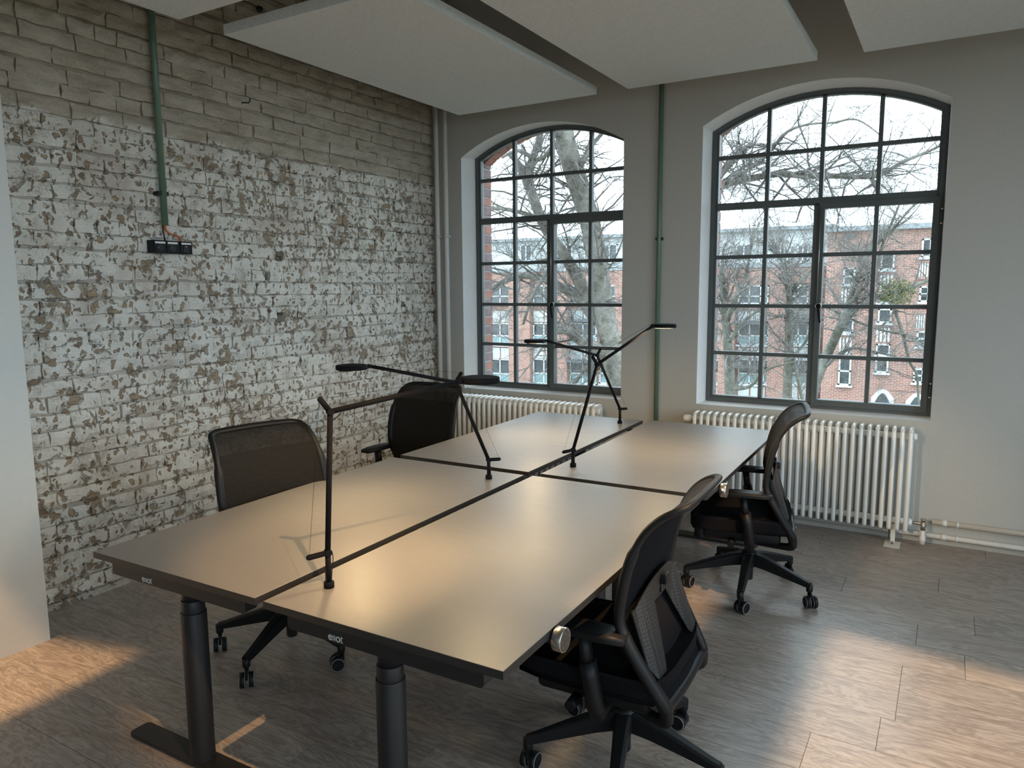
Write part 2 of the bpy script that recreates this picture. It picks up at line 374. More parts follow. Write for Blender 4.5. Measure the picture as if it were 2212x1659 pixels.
# ------------------------------------------------------------------ room shell
XL, XR, YB, YW, ZC = -1.355, 5.0, -3.6, 3.836, 4.05
YO = 4.15
WINS = [dict(wl=-1.07, wr=.368, fl=-1.012, fr=.412, c=-.30, zs=.765), dict(wl=.950, wr=2.4255, fl=.983, fr=2.418, c=1.705, zs=.775)]
def arc(x, x0, x1, zsp, rise):
    c = (x0 + x1) / 2; h = (x1 - x0) / 2; r = (h * h + rise * rise) / (2 * rise); t = min(abs(x - c), h)
    return zsp + rise - r + sqrt(r * r - t * t)
def wall_face(mb, y, ops, x0, x1, z0, z1, nseg=20):
    xs = x0
    for (a, b, zs, zsp, rise) in ops:
        mb.add([(xs, y, z0), (a, y, z0), (a, y, z1), (xs, y, z1)], [(0, 1, 2, 3)])
        mb.add([(a, y, z0), (b, y, z0), (b, y, zs), (a, y, zs)], [(0, 1, 2, 3)])
        for i in range(nseg):
            p = a + (b - a) * i / nseg; q = a + (b - a) * (i + 1) / nseg
            mb.add([(p, y, arc(p, a, b, zsp, rise)), (q, y, arc(q, a, b, zsp, rise)), (q, y, z1), (p, y, z1)], [(0, 1, 2, 3)])
        xs = b
    mb.add([(xs, y, z0), (x1, y, z0), (x1, y, z1), (xs, y, z1)], [(0, 1, 2, 3)])
def outline(a, b, zs, zsp, rise, n=20):
    return [(b, zs), (a, zs)] + [(a + (b - a) * i / n, arc(a + (b - a) * i / n, a, b, zsp, rise)) for i in range(n + 1)]
inner_ops = [(W_['wl'], W_['wr'], W_['zs'], 2.68 if i == 0 else 2.706, .20) for i, W_ in enumerate(WINS)]
frame_ops = [(W_['fl'], W_['fr'], W_['zs'] + .01, 2.685, .187) for W_ in WINS]
outer_ops = [(WINS[0]['fl'] + .028, WINS[0]['fr'] - .01, WINS[0]['zs'] - .02, 2.65, .235), (WINS[1]['fl'] + .014, WINS[1]['fr'] + .005, WINS[1]['zs'] - .02, 2.685, .22)]
mb = MB(); wall_face(mb, YW, inner_ops, XL - .3, XR + .15, 0, ZC)
struct(mb.build('wall_front', M['wall']))
wo = MB(); wall_face(wo, YO, outer_ops, -9, 12, -6, 9)
ow = struct(wo.build('wall_outside', M['jmortar']))
wtop = MB(); wtop.box((XL - .3, YW + .01, ZC), (XR + .15, YO - .01, ZC + .1)).box((XL - .45, YW, 0), (XL - .3, YO, ZC))
struct(wtop.build('trim_1', M['wall']))

# brick return of the outer leaf, seen through the glass beside both frames
for wi, (a, b, zs, zsp, rise) in enumerate(outer_ops):
    back = MB(); ol = outline(a - .004, b + .004, zs - .004, zsp + .003, rise); n = len(ol)
    back.add([(x, 4.03, z) for x, z in ol] + [(x, YO, z) for x, z in ol], [(i, (i + 1) % n, n + (i + 1) % n, n + i) for i in range(n)])
    back.build('joint_mortar', M['jmortar'], ow)
    k = 0; z = zs
    while z < zsp - .02:
        for side in (0, 1):
            q = MB(); x = a if side == 0 else b; s_ = 1 if side == 0 else -1
            q.box((min(x, x + s_ * .006), 4.035, z + .004), (max(x, x + s_ * .006), YO + .004, min(z + .068, zsp)))
            q.build('brick', M['jamb2'] if (k % 5 in (1, 3, 4)) else M['jamb1'], ow)
        z += .078; k += 1
    na = 20
    for i in range(na):
        p = a + (b - a) * i / na + .004; q_ = a + (b - a) * (i + 1) / na - .004
        zp, zq = arc(p, a, b, zsp, rise), arc(q_, a, b, zsp, rise)
        q = MB(); q.prism([(p, zp - .008), (q_, zq - .008), (q_, zq + .004), (p, zp + .004)], 4.035, YO + .004, 'y'); q.build('brick', M['jamb1'], ow)

# floor: sub floor and single planks running along the window wall
sf = MB(); sf.box((XL - .05, YB, -.06), (XR, YW + .02, -.006))
fl = struct(sf.build('floor', simple('floor_joint', (.055, .045, .038), .8)))
PW, PL = .2355, 1.22
row = 0; y = 1.802 - 23 * PW
while y < YW:
    off = {23: 2.408 - 2 * PL, 22: 2.408 - 2 * PL}.get(row, R.uniform(-PL, 0) + XL)
    if row == 22: off = 2.408 - 4 * PL
    if row == 24: off = 2.638 - 4 * PL
    if row == 20: off = 2.15 - 4 * PL
    x = off
    while x + PL < XL: x += PL
    while x < XR:
        a, b_ = max(x, XL - .02), min(x + PL, XR)
        y1 = min(y + PW, YW)
        if b_ - a > .02 and y > YB - .2:
            q = MB(); g = .0009
            q.box((a + g, max(y, YB) + g, -.006), (b_ - g, y1 - g, 0))
            q.build('plank', M['floor'], fl)
        x += PL
    y += PW; row += 1
# ceiling, right and back walls with unseen openings added to let daylight in
c_ = MB(); c_.box((XL - .3, YB - .3, ZC), (XR + .2, YW, ZC + .12)); struct(c_.build('ceiling', M['ceiling']))
def wall_with_holes(name, axis, pos, th, u0, u1, z0, z1, holes, mat):
    mb = MB(); us = sorted({u0, u1, *[h[0] for h in holes], *[h[1] for h in holes]}); zs = sorted({z0, z1, *[h[2] for h in holes], *[h[3] for h in holes]})
    for i in range(len(us) - 1):
        for j in range(len(zs) - 1):
            cu, cz = (us[i] + us[i + 1]) / 2, (zs[j] + zs[j + 1]) / 2
            if any(h[0] < cu < h[1] and h[2] < cz < h[3] for h in holes): continue
            if axis == 'x': mb.box((pos, us[i], zs[j]), (pos + th, us[i + 1], zs[j + 1]))
            else: mb.box((us[i], pos, zs[j]), (us[i + 1], pos + th, zs[j + 1]))
    return struct(mb.build(name, mat))
wall_with_holes('wall_right', 'x', XR, .18, YB, YW, 0, ZC, [(-.2, 2.4, .7, 2.7), (-3.0, -1.6, .7, 2.7)], M['wall'])
wall_with_holes('wall_back', 'y', YB - .18, .18, XL - .3, XR + .18, 0, ZC, [(3.2, 4.4, .8, 2.6)], M['wall'])

# white pier in front of the brick wall (left edge of the picture)
pr_ = MB(); pr_.box((XL - .1, YB, 0), (-1.027, .333, ZC))
struct(pr_.build('wall_pier', simple('pier_paint', (.70, .70, .66), .85, var=.015, nscale=50, bump=.2, bdist=.001, src='Position')))

# ------------------------------------------------------------------ brick wall
holes = [(2.085, 2.15, 1.80, 1.865), (1.985, 2.025, 1.675, 1.725), (2.07, 2.155, 1.395, 1.46), (3.35, 3.42, 1.815, 1.865), (3.375, 3.43, 1.465, 1.505)]
Y0, Z1 = .333, ZC
mw = MB(); us = sorted({Y0 - .05, YW + .05, *[h[0] for h in holes], *[h[1] for h in holes]}); zs = sorted({0, Z1, *[h[2] for h in holes], *[h[3] for h in holes]})
XM = XL - .019
for i in range(len(us) - 1):
    for j in range(len(zs) - 1):
        cu, cz = (us[i] + us[i + 1]) / 2, (zs[j] + zs[j + 1]) / 2
        if any(h[0] < cu < h[1] and h[2] < cz < h[3] for h in holes): continue
        mw.add([(XM, us[i], zs[j]), (XM, us[i + 1], zs[j]), (XM, us[i + 1], zs[j + 1]), (XM, us[i], zs[j + 1])], [(0, 1, 2, 3)])
for h in holes:  # real pockets behind the knocked out spots
    d = XL - .09; a = [(XM, h[0], h[2]), (XM, h[1], h[2]), (XM, h[1], h[3]), (XM, h[0], h[3])]; cyh = (h[0] + h[1]) / 2; czh = (h[2] + h[3]) / 2
    b2 = [(d, cyh + (p[1] - cyh) * .7, czh + (p[2] - czh) * .7) for p in a]
    mw.add(a + b2, [(i, (i + 1) % 4, 4 + (i + 1) % 4, 4 + i) for i in range(4)] + [(4, 5, 6, 7)])
wl = struct(mw.build('wall_left', M['mortar']))
def brick_geo(mb, y0, y1, z0, z1, face, depth):
    """worn brick: jittered front grid with pillowed edges"""
    nu = max(2, round((y1 - y0) / .05)); nv = 2
    idx = {}; vs = []
    for i in range(nu + 1):
        for j in range(nv + 1):
            u = i / nu; v = j / nv; e = (i in (0, nu)) or (j in (0, nv))
            yy = y0 + (y1 - y0) * u + (R.uniform(-.006, .006)); zz = z0 + (z1 - z0) * v + R.uniform(-.006, .004)
            xx = face + (R.uniform(-.010, .000) if e else R.uniform(-.002, .007))
            idx[i, j] = len(vs); vs.append((xx, yy, zz))
    fs = [(idx[i, j], idx[i + 1, j], idx[i + 1, j + 1], idx[i, j + 1]) for i in range(nu) for j in range(nv)]
    ring = [idx[i, 0] for i in range(nu + 1)] + [idx[nu, j] for j in range(1, nv + 1)] + [idx[i, nv] for i in range(nu - 1, -1, -1)] + [idx[0, j] for j in range(nv - 1, 0, -1)]
    k = len(vs)
    for r_ in ring: vs.append((face - depth, vs[r_][1], vs[r_][2]))
    m = len(ring)
    fs += [(ring[i], ring[(i + 1) % m], k + (i + 1) % m, k + i) for i in range(m)]
    mb.add(vs, fs, False)
rects = []
row = 0; z = .03
while z < 3.62:
    hgt = .079; ln = .257; y = Y0 - R.uniform(0, .03) - (ln / 2 if row % 2 else 0)
    while y < YW:
        L_ = ln if (row % 4 != 3 or R.random() < .3) else ln / 2
        L_ += R.uniform(-.02, .02)
        a, b_ = max(y, Y0), min(y + L_, YW + .01)
        sag = .006 * sin(a * 2.1 + row * .9) + .004 * sin(row * 2.3)
        if b_ - a > .03:
            pieces = [(a + .003, b_ - .003, z + sag + .004, z + sag + hgt - .004)]
            for h in holes:
                np_ = []
                for (p, q, s1, s2) in pieces:
                    if h[0] < q and h[1] > p and h[2] < s2 and h[3] > s1:
                        if h[0] - p > .02: np_.append((p, h[0], s1, s2))
                        if q - h[1] > .02: np_.append((h[1], q, s1, s2))
                        if h[2] - s1 > .015: np_.append((max(p, h[0]), min(q, h[1]), s1, h[2]))
                        if s2 - h[3] > .015: np_.append((max(p, h[0]), min(q, h[1]), h[3], s2))
                    else: np_.append((p, q, s1, s2))
                pieces = np_
            rects += pieces
        y += L_
    z += hgt + .0025; row += 1
def vis_area(r):
    u0, v0, _ = proj((XL, r[0], (r[2] + r[3]) / 2)); u1, v1, _ = proj((XL, r[1], (r[2] + r[3]) / 2)); _, va, _ = proj((XL, r[0], r[2])); _, vb, _ = proj((XL, r[0], r[3]))
    if u1 < 0 or v0 < -20: return 0
    if r[2] < .7 and r[0] > 1.2: return .5   # behind the desks
    return abs(u1 - max(u0, 0)) * abs(va - vb)
rects.sort(key=lambda r: -vis_area(r))
rest = MB()
for i, r_ in enumerate(rects):
    face = XL + R.uniform(-.006, .006)
    if i < 295:
        q = MB(); brick_geo(q, *r_, face, .02); q.build('brick', M['brick'], wl)
    else: brick_geo(rest, *r_, face, .02)
rb = rest.build('brick', M['brick'], wl); rb['kind'] = 'stuff'
# thin cement strip at the foot of the brick wall
b_ = MB(); b_.box((XL - .01, Y0, 0), (XL + .012, YW, .03)); struct(b_.build('baseboard_left', M['mortar']))

# ------------------------------------------------------------------ windows
ROWS = [.845, 1.138, 1.476, 1.818, 2.168, 2.503]
YF0, YF1 = 3.962, 4.02
def bar(mb, x0, x1, z0, z1, y0=YF0 + .012, y1=YF1 - .008): mb.box((x0, y0, z0), (x1, y1, z1))
for wi, W_ in enumerate(WINS):
    win = struct(link('window_%d' % (wi + 1), None)); win['label'] = ['left arched steel window beside the brick wall', 'right arched steel window with the big radiator below'][wi]
    c = W_['c']; a, b, zs0, zsp, rise = frame_ops[wi]
    # plastered reveal
    ia = outline(*inner_ops[wi]); fa = outline(a, b, zs0, zsp, rise); n = len(ia)
    q = MB(); q.add([(x, YW, z) for x, z in ia] + [(x, YF0 + .02, z) for x, z in fa] + [(x, 4.06, z) for x, z in fa],
                    [(i, (i + 1) % n, n + (i + 1) % n, n + i) for i in range(n)] + [(n + i, n + (i + 1) % n, 2 * n + (i + 1) % n, 2 * n + i) for i in range(n)])
    q.build('reveal', M['reveal'], win)
    # outer frame in two steps
    def ring(mb, o, i_, y0, y1):
        n = len(o)
        mb.add([(x, y0, z) for x, z in o] + [(x, y0, z) for x, z in i_] + [(x, y1, z) for x, z in o] + [(x, y1, z) for x, z in i_],
               [(k, (k + 1) % n, n + (k + 1) % n, n + k) for k in range(n)] + [(2 * n + k, 2 * n + (k + 1) % n, 3 * n + (k + 1) % n, 3 * n + k) for k in range(n)] +
               [(n + k, n + (k + 1) % n, 3 * n + (k + 1) % n, 3 * n + k) for k in range(n)] + [(k, (k + 1) % n, 2 * n + (k + 1) % n, 2 * n + k) for k in range(n)])
    def inset(d): return outline(a + d, b - d, zs0 + d, zsp - d * .45, rise - d * .3)
    q = MB(); ring(q, inset(0), inset(.03), YF0, YF1); q.build('frame', M['frame'], win)
    q = MB(); ring(q, inset(.03), inset(.045), YF0 + .012, YF1); q.build('glazing_bead', M['frame'], win)
    GX0, GX1 = a + .045, b - .045
    def top(x): return arc(min(max(x, a + .045), b - .045), a + .045, b - .045, zsp - .045 * .45, rise - .045 * .3)
    mw_ = .013
    # transom and central post
    q = MB(); bar(q, GX0, GX1, 2.145, 2.192, YF0 + .002); q.build('transom', M['frame'], win)
    q = MB(); bar(q, c - .035, c - .002, zs0 + .04, 2.15, YF0 + .002); q.build('mullion', M['frame'], win)
    xm = [c - .345, c, c + .34]
    for k, x in enumerate(xm):
        q = MB(); bar(q, x - mw_, x + mw_, 2.19, top(x) + .006); q.build('glazing_bar', M['frame'], win)
        if k != 1:
            q = MB(); bar(q, x - mw_, x + mw_, zs0 + .04, 2.15); q.build('glazing_bar', M['frame'], win)
    # opening casement on the right: frame of its own, a little proud
    cx0, cx1, cz0, cz1 = c + .0, b - .022, zs0 + .022, 2.152
    q = MB()
    for (p0, p1, r0, r1) in ((cx0, cx0 + .036, cz0, cz1), (cx1 - .036, cx1, cz0, cz1), (cx0 + .036, cx1 - .036, cz0, cz0 + .04), (cx0 + .036, cx1 - .036, cz1 - .036, cz1)):
        q.box((p0, YF0 - .014, r0), (p1, YF1 - .012, r1))
    q.build('casement', M['frame'], win)
    LX = [(GX0, xm[0] - mw_), (xm[0] + mw_, c - .035)]; RXs = [(cx0 + .036, xm[2] - mw_), (xm[2] + mw_, cx1 - .036)]
    rows_l = [zs0 + .045] + ROWS[1:4]; 
    for k, z in enumerate(ROWS[1:4]):
        for (p0, p1) in ((GX0, c - .035), (cx0 + .03, cx1 - .03)):
            q = MB(); bar(q, p0, p1, z - mw_, z + mw_, YF0 + .014, YF1 - .01); q.build('glazing_bar', M['frame'], win)
    q = MB(); bar(q, GX0, GX1, ROWS[5] - mw_, ROWS[5] + mw_, YF0 + .014, YF1 - .01); q.build('glazing_bar', M['frame'], win)
    GY0, GY1 = 3.994, 3.998
    def pane(x0, x1, z0, z1, arched=False):
        q = MB()
        if arched:
            pts = [(x1, z0), (x0, z0)] + [(x0 + (x1 - x0) * i / 6, top(x0 + (x1 - x0) * i / 6) + .004) for i in range(7)]
            q.prism(pts, GY0, GY1, 'y')
        else: q.box((x0, GY0, z0), (x1, GY1, z1))
        q.build('pane', M['glass'], win)
    rb_ = [zs0 + .045] + [z + mw_ for z in ROWS[1:4]]; rt = [z - mw_ for z in ROWS[1:4]] + [2.146]
    for z0, z1 in zip(rb_, rt):
        for p0, p1 in LX + RXs: pane(p0, p1, z0, z1 if p0 < c else min(z1, cz1 - .034))
    ux = [(GX0, xm[0] - mw_), (xm[0] + mw_, c - mw_), (c + mw_, xm[2] - mw_), (xm[2] + mw_, GX1)]
    for p0, p1 in ux:
        pane(p0, p1, 2.191, ROWS[5] - mw_); pane(p0, p1, ROWS[5] + mw_, 0, True)
    # handle with round rose, espagnolette rod and hinges
    h = MB(); h.lathe([(.016, 0), (.017, .012), (.012, .02), (.008, .02), (.007, .035)], 16, T(c + .024, YF0 - .014, 1.478) @ Matrix.Rotation(pi / 2, 4, 'X'))
    h.tube([(c + .024, YF0 - .047, 1.478), (c + .028, YF0 - .05, 1.44), (c + .04, YF0 - .05, 1.37)], [.007, .006, .006], 8)
    hb = h.build('handle', M['lampblack'], win); hb['label'] = 'black lever handle with a bright ring'
    h = MB(); h.tube([(c + .024 + .018 * cos(t * pi / 8), YF0 - .03, 1.478 + .018 * sin(t * pi / 8)) for t in range(16)], .0035, 6, closed=True); h.build('rose', M['chrome'], hb)
    h = MB(); h.tube([(c + .012, YF0 - .02, 1.50), (c + .012, YF0 - .02, 2.13)], .003, 6); h.build('locking_rod', M['alu'], win)
    for zc in (2.03, .95):
        h = MB(); h.tube([(cx1 + .012, YF0 - .012, zc - .035), (cx1 + .012, YF0 - .012, zc + .035)], .009, 10)
        hg = h.build('hinge', M['frame'], win)
        for dz in (-.047, .04):
            h = MB(); h.tube([(cx1 + .012, YF0 - .012, zc + dz), (cx1 + .012, YF0 - .012, zc + dz + .012)], .0085, 10); h.build('hinge_pin', M['chrome'], hg)

# ------------------------------------------------------------------ acoustic panels
ZP = 2.905
ZC_ = ZC - .001
def acoustic(x0, x1, y0, y1, label):
    p = thing('acoustic_panel', label, 'ceiling panel', ((x0 + x1) / 2, (y0 + y1) / 2, ZP), 0, 'grey felt ceiling panels')
    hx, hy = (x1 - x0) / 2, (y1 - y0) / 2
    MB().box((-hx, -hy, 0), (hx, hy, .05)).build('board', M['felt'], p)
    for sx in (-.6, .6):
        for sy in (-.6, .6):
            MB().tube([(hx * sx, hy * sy, .05), (hx * sx, hy * sy, ZC_ - ZP)], .0012, 4).build('suspension_wire', M['alu'], p)
acoustic(-.785, .345, 1.30, 3.40, 'grey felt ceiling panel between the brick wall and left window')
acoustic(.578, 1.742, 1.30, 3.385, 'grey felt ceiling panel in the middle, towards the right window')
acoustic(1.99, 3.15, 1.30, 3.365, 'grey felt ceiling panel at the upper right corner')
acoustic(-.785, .345, -1.06, 1.045, 'grey felt ceiling panel cut off at the top left by the green conduit')

# unseen stand-in spotlights, added with masks that shape the warm floor patches
def masked_stand_in(loc, rect, energy, col, label):
    t = thing('stand_in_spotlight', label, 'spotlight', loc, 0, 'unseen stand-in spotlights with beam masks')
    x, y, z = loc; k = .16 / z
    c = [((px - x) * k, (py - y) * k) for px, py in rect]
    S = .15; o4 = [(-S, -S), (S, -S), (S, S), (-S, S)]
    q = MB(); q.add([(a, b, -.16) for a, b in o4] + [(a, b, -.16) for a, b in c], [(i, (i + 1) % 4, 4 + (i + 1) % 4, 4 + i) for i in range(4)])
    q.build('beam_mask', M['black'], t)
    q = MB(); q.add([(a, b, zz) for zz in (-.16, .06) for a, b in o4], [(i, (i + 1) % 4, 4 + (i + 1) % 4, 4 + i) for i in range(4)] + [(4, 5, 6, 7)])
    q.build('housing', M['black'], t)
    MB().tube([(0, 0, .06), (0, 0, ZC_ - z)], .006, 8).build('stand_in_rod', M['black'], t)
    cx_ = sum(p[0] for p in rect) / 4; cy_ = sum(p[1] for p in rect) / 4
    add_light('stand_in_spot', 'SPOT', loc, (cx_, cy_, 0), energy, col, spot_size=radians(110), spot_blend=.3, shadow_soft_size=.004)
masked_stand_in((2.9, .74, 2.82), [(2.06, -.6), (4.0, -.6), (4.0, 1.98), (2.10, 2.26)], 330, (1.0, .70, .44), 'unseen stand-in spotlight added to light the floor beside the front right chair')
masked_stand_in((2.9, 1.10, 2.82), [(1.18, .15), (1.50, .15), (1.56, 3.15), (1.24, 3.15)], 300, (1.0, .60, .28), 'unseen stand-in spotlight added to graze the right ends of the desks')
masked_stand_in((-.62, -1.2, 2.80), [(-1.6, -1.4), (-.46, -1.4), (-.55, .455), (-1.6, .19)], 430, (1.0, .60, .28), 'unseen stand-in spotlight added to light the floor beside the white pier')

# ------------------------------------------------------------------ desks
DT = .022
def make_logo(parent, x, z, yf, s=.033):
    b = bmesh.new()
    def glyph(ch, ox):
        cu = bpy.data.curves.new('logo', 'FONT'); cu.body = ch; cu.size = s; cu.extrude = .0004; cu.offset = .0004
        o = bpy.data.objects.new('t', cu); COL.objects.link(o)
        dg = bpy.context.evaluated_depsgraph_get(); me = bpy.data.meshes.new_from_object(o.evaluated_get(dg)); bpy.data.objects.remove(o)
        x0 = min(v.co.x for v in me.vertices); x1 = max(v.co.x for v in me.vertices); h = max(v.co.y for v in me.vertices)
        me.transform(Matrix.Rotation(pi / 2, 4, 'X') @ Matrix.Translation((ox - x0, 0, 0))); b.from_mesh(me); bpy.data.meshes.remove(me); return ox + x1 - x0, h
    def stick(x0, x1, z0, z1):
        r_ = bmesh.ops.create_cube(b, size=1)
        for v in r_['verts']: v.co = Vector((x0 + (v.co.x + .5) * (x1 - x0), v.co.y * .0008, z0 + (v.co.z + .5) * (z1 - z0)))
    e1, h = glyph('e', 0)
    stick(e1 + .0028, e1 + .0050, 0, h); stick(e1 + .0082, e1 + .0104, 0, h)
    o1, h = glyph('o', e1 + .0130)
    a = o1 + .0024; stick(a, a + .0022, 0, h * 1.12); stick(a + .0022, a + .0062, h * .86, h); stick(a + .0022, a + .0066, 0, h * .12)
    me = bpy.data.meshes.new('wordmark'); b.to_mesh(me); b.free(); me.materials.append(M['logo'])
    lo = link('wordmark', me, parent, (x, yf, z)); lo['label'] = 'pale grey wordmark on the beam'; return lo
def make_desk():
    d = thing('desk', 'x', 'desk', (0, 0, 0))
    L = 1.626; Wd = .80; zt = .72
    q = MB(); q.box((0, 0, zt - DT + .0012), (Wd, L, zt), bev=.0007); q.build('tabletop', M['table'], d)
    # black edge band, a hair proud all round
    q = MB(); e = .0007
    for a, b in (((-e, -e), (Wd + e, 0)), ((-e, L), (Wd + e, L + e)), ((-e, 0), (0, L)), ((Wd, 0), (Wd + e, L))):
        q.box((a[0], a[1], zt - DT), (b[0], b[1], zt - .0006))
    q.build('edge_band', M['edge'], d)
    for yy, ys in ((.018, 1), (L - .018, -1)):
        # end beam with rounded lower corners
        x0, x1, z0, z1, r = .075, .735, zt - DT - .05, zt - DT, .014
        pts = [(x1, z1), (x0, z1)] + [(x0 + r - r * cos(t), z0 + r - r * sin(t)) for t in (0, .5, 1.0, pi / 2)] + [(x1 - r + r * sin(t), z0 + r - r * cos(t)) for t in (0, .5, 1.0, pi / 2)]
        q = MB(); q.prism(pts, yy, yy + ys * .045, 'y'); q.build('end_beam', M['black'], d)
        yc = yy + ys * .085
        q = MB(); q.lathe([(.041, .012), (.0415, .018), (.0415, .545), (.0405, .548), (.0375, .548)], 32, T(.375, yc, 0)); lg = q.build('leg', M['black'], d)
        q = MB(); q.lathe([(.0365, .54), (.0375, .545), (.0375, .588), (.0365, .59), (.034, .59)], 32, T(.375, yc, 0)); q.build('leg_tube', M['black'], lg)
        q = MB(); q.lathe([(.034, .58), (.034, z0 + .02)], 32, T(.375, yc, 0)); q.build('leg_tube', M['black'], lg)
        q = MB(); q.box((.30, min(yy + ys * .03, yc + ys * .03), z0 + .004), (.45, max(yy + ys * .03, yc + ys * .03), z1), bev=.002); q.build('leg_bracket', M['black'], d)
        q = MB(); hx = .357
        cor = []
        for cx_, cy_, a0 in ((.375 + hx - .018, .022, -pi / 2), (.375 + hx - .018, .022, 0), (.375 - hx + .018, .022, pi / 2), (.375 - hx + .018, .022, pi)):
            for t in range(5):
                a = a0 + t * pi / 8
                cor.append((cx_ + .018 * cos(a), yc + (.022 if sin(a) >= 0 and a0 in (0, pi / 2) else -.022) + .018 * sin(a)))
        q.prism(cor, .008, .02); q.build('foot', M['black'], d)
        for sx in (-1, 1):
            MB().lathe([(.018, 0), (.018, .008)], 12, T(.375 + sx * .31, yc, 0)).build('foot_pad', M['plastic'], d)
    for xx in (.25, .52):
        MB().box((xx - .02, .06, zt - DT - .035), (xx + .02, L - .06, zt - DT)).build('rail', M['black'], d)
    MB().box((.17, .35, zt - DT - .05), (.235, L - .5, zt - DT - .0)).build('motor_box', M['black'], d)
    return d
TH = 0.0157
dA = make_desk()
specs = {'A': (0, 0, TH, .0), 'B': (.852, -.001, .0120, .007), 'C': (-.059, 1.733, .0119, -.012), 'D': (.843, 1.684, .0198, .005)}
dl = {'A': 'front left grey desk nearest the camera, white wordmark on its end beam, beside the pier',
      'B': 'front right grey desk nearest the camera with a round dial on its edge',
      'C': 'rear left grey desk before the left window radiator',
      'D': 'rear right grey desk before the right window radiator'}
desks = {}
for k in 'ABCD':
    d = dA if k == 'A' else copy_tree(dA)
    x, y, th, dz = specs[k]; d.location = (x, y, 0); d.rotation_euler = (0, 0, th)
    d['label'] = dl[k]; d['group'] = 'four pushed together office desks'; desks[k] = d
    if abs(dz) > .001:   # each standing desk has its own height: everything above the foot columns shifts
        for ch in d.children:
            if ch.name.split('.')[0] in ('tabletop', 'edge_band', 'end_beam', 'leg_bracket', 'rail', 'motor_box'): ch.location.z += dz
            if ch.name.split('.')[0] == 'leg': ch.children[-1].location.z += dz
make_logo(desks['A'], .238, .654, .0172); make_logo(desks['B'], .232, .661, .0172)
def dial(desk, yl, zc):
    q = MB(); q.lathe([(.030, 0), (.0325, .002), (.0325, .026), (.031, .028), (.0295, .0265)], 40, T(.806, yl, zc) @ Matrix.Rotation(pi / 2, 4, 'Y'))
    d = q.build('control_dial', M['alu'], desk); d['label'] = 'round aluminium dial with a dark face'
    q = MB(); q.lathe([(.0292, .025), (.0292, .0277)], 40, T(.806, yl, zc) @ Matrix.Rotation(pi / 2, 4, 'Y')); q.build('dial_face', M['darkface'], d)
    for t in range(5):
        a = .4 + t * 2 * pi / 5
        MB().lathe([(.0016, .0272), (.0016, .0280)], 8, T(.806, yl + .019 * cos(a), zc + .019 * sin(a)) @ Matrix.Rotation(pi / 2, 4, 'Y')).build('dial_mark', M['alu'], d)
    MB().box((.775, yl - .014, zc - .012), (.808, yl + .014, zc + .001)).build('dial_bracket', M['black'], desk)
dial(desks['B'], .262, .697); dial(desks['D'], .222, .696)
# cable trough hanging in the gap under the four tops
ct = thing('cable_trough', 'black cable trough hanging in the gap between the desk rows', 'cable tray', (.80, 1.65, .60))
q = MB()
for z0, z1, x0, x1 in ((0, .003, -.05, .05), (0, .05, -.052, -.049), (0, .05, .049, .052)): q.box((x0, -1.45, z0), (x1, 1.45, z1))
q.build('trough', M['black'], ct)
for k in range(9):
    MB().box((-.049, -1.3 + k * .31, .046), (.049, -1.24 + k * .31, .05)).build('cross_strap', M['black'] if k % 2 else M['alu'], ct)

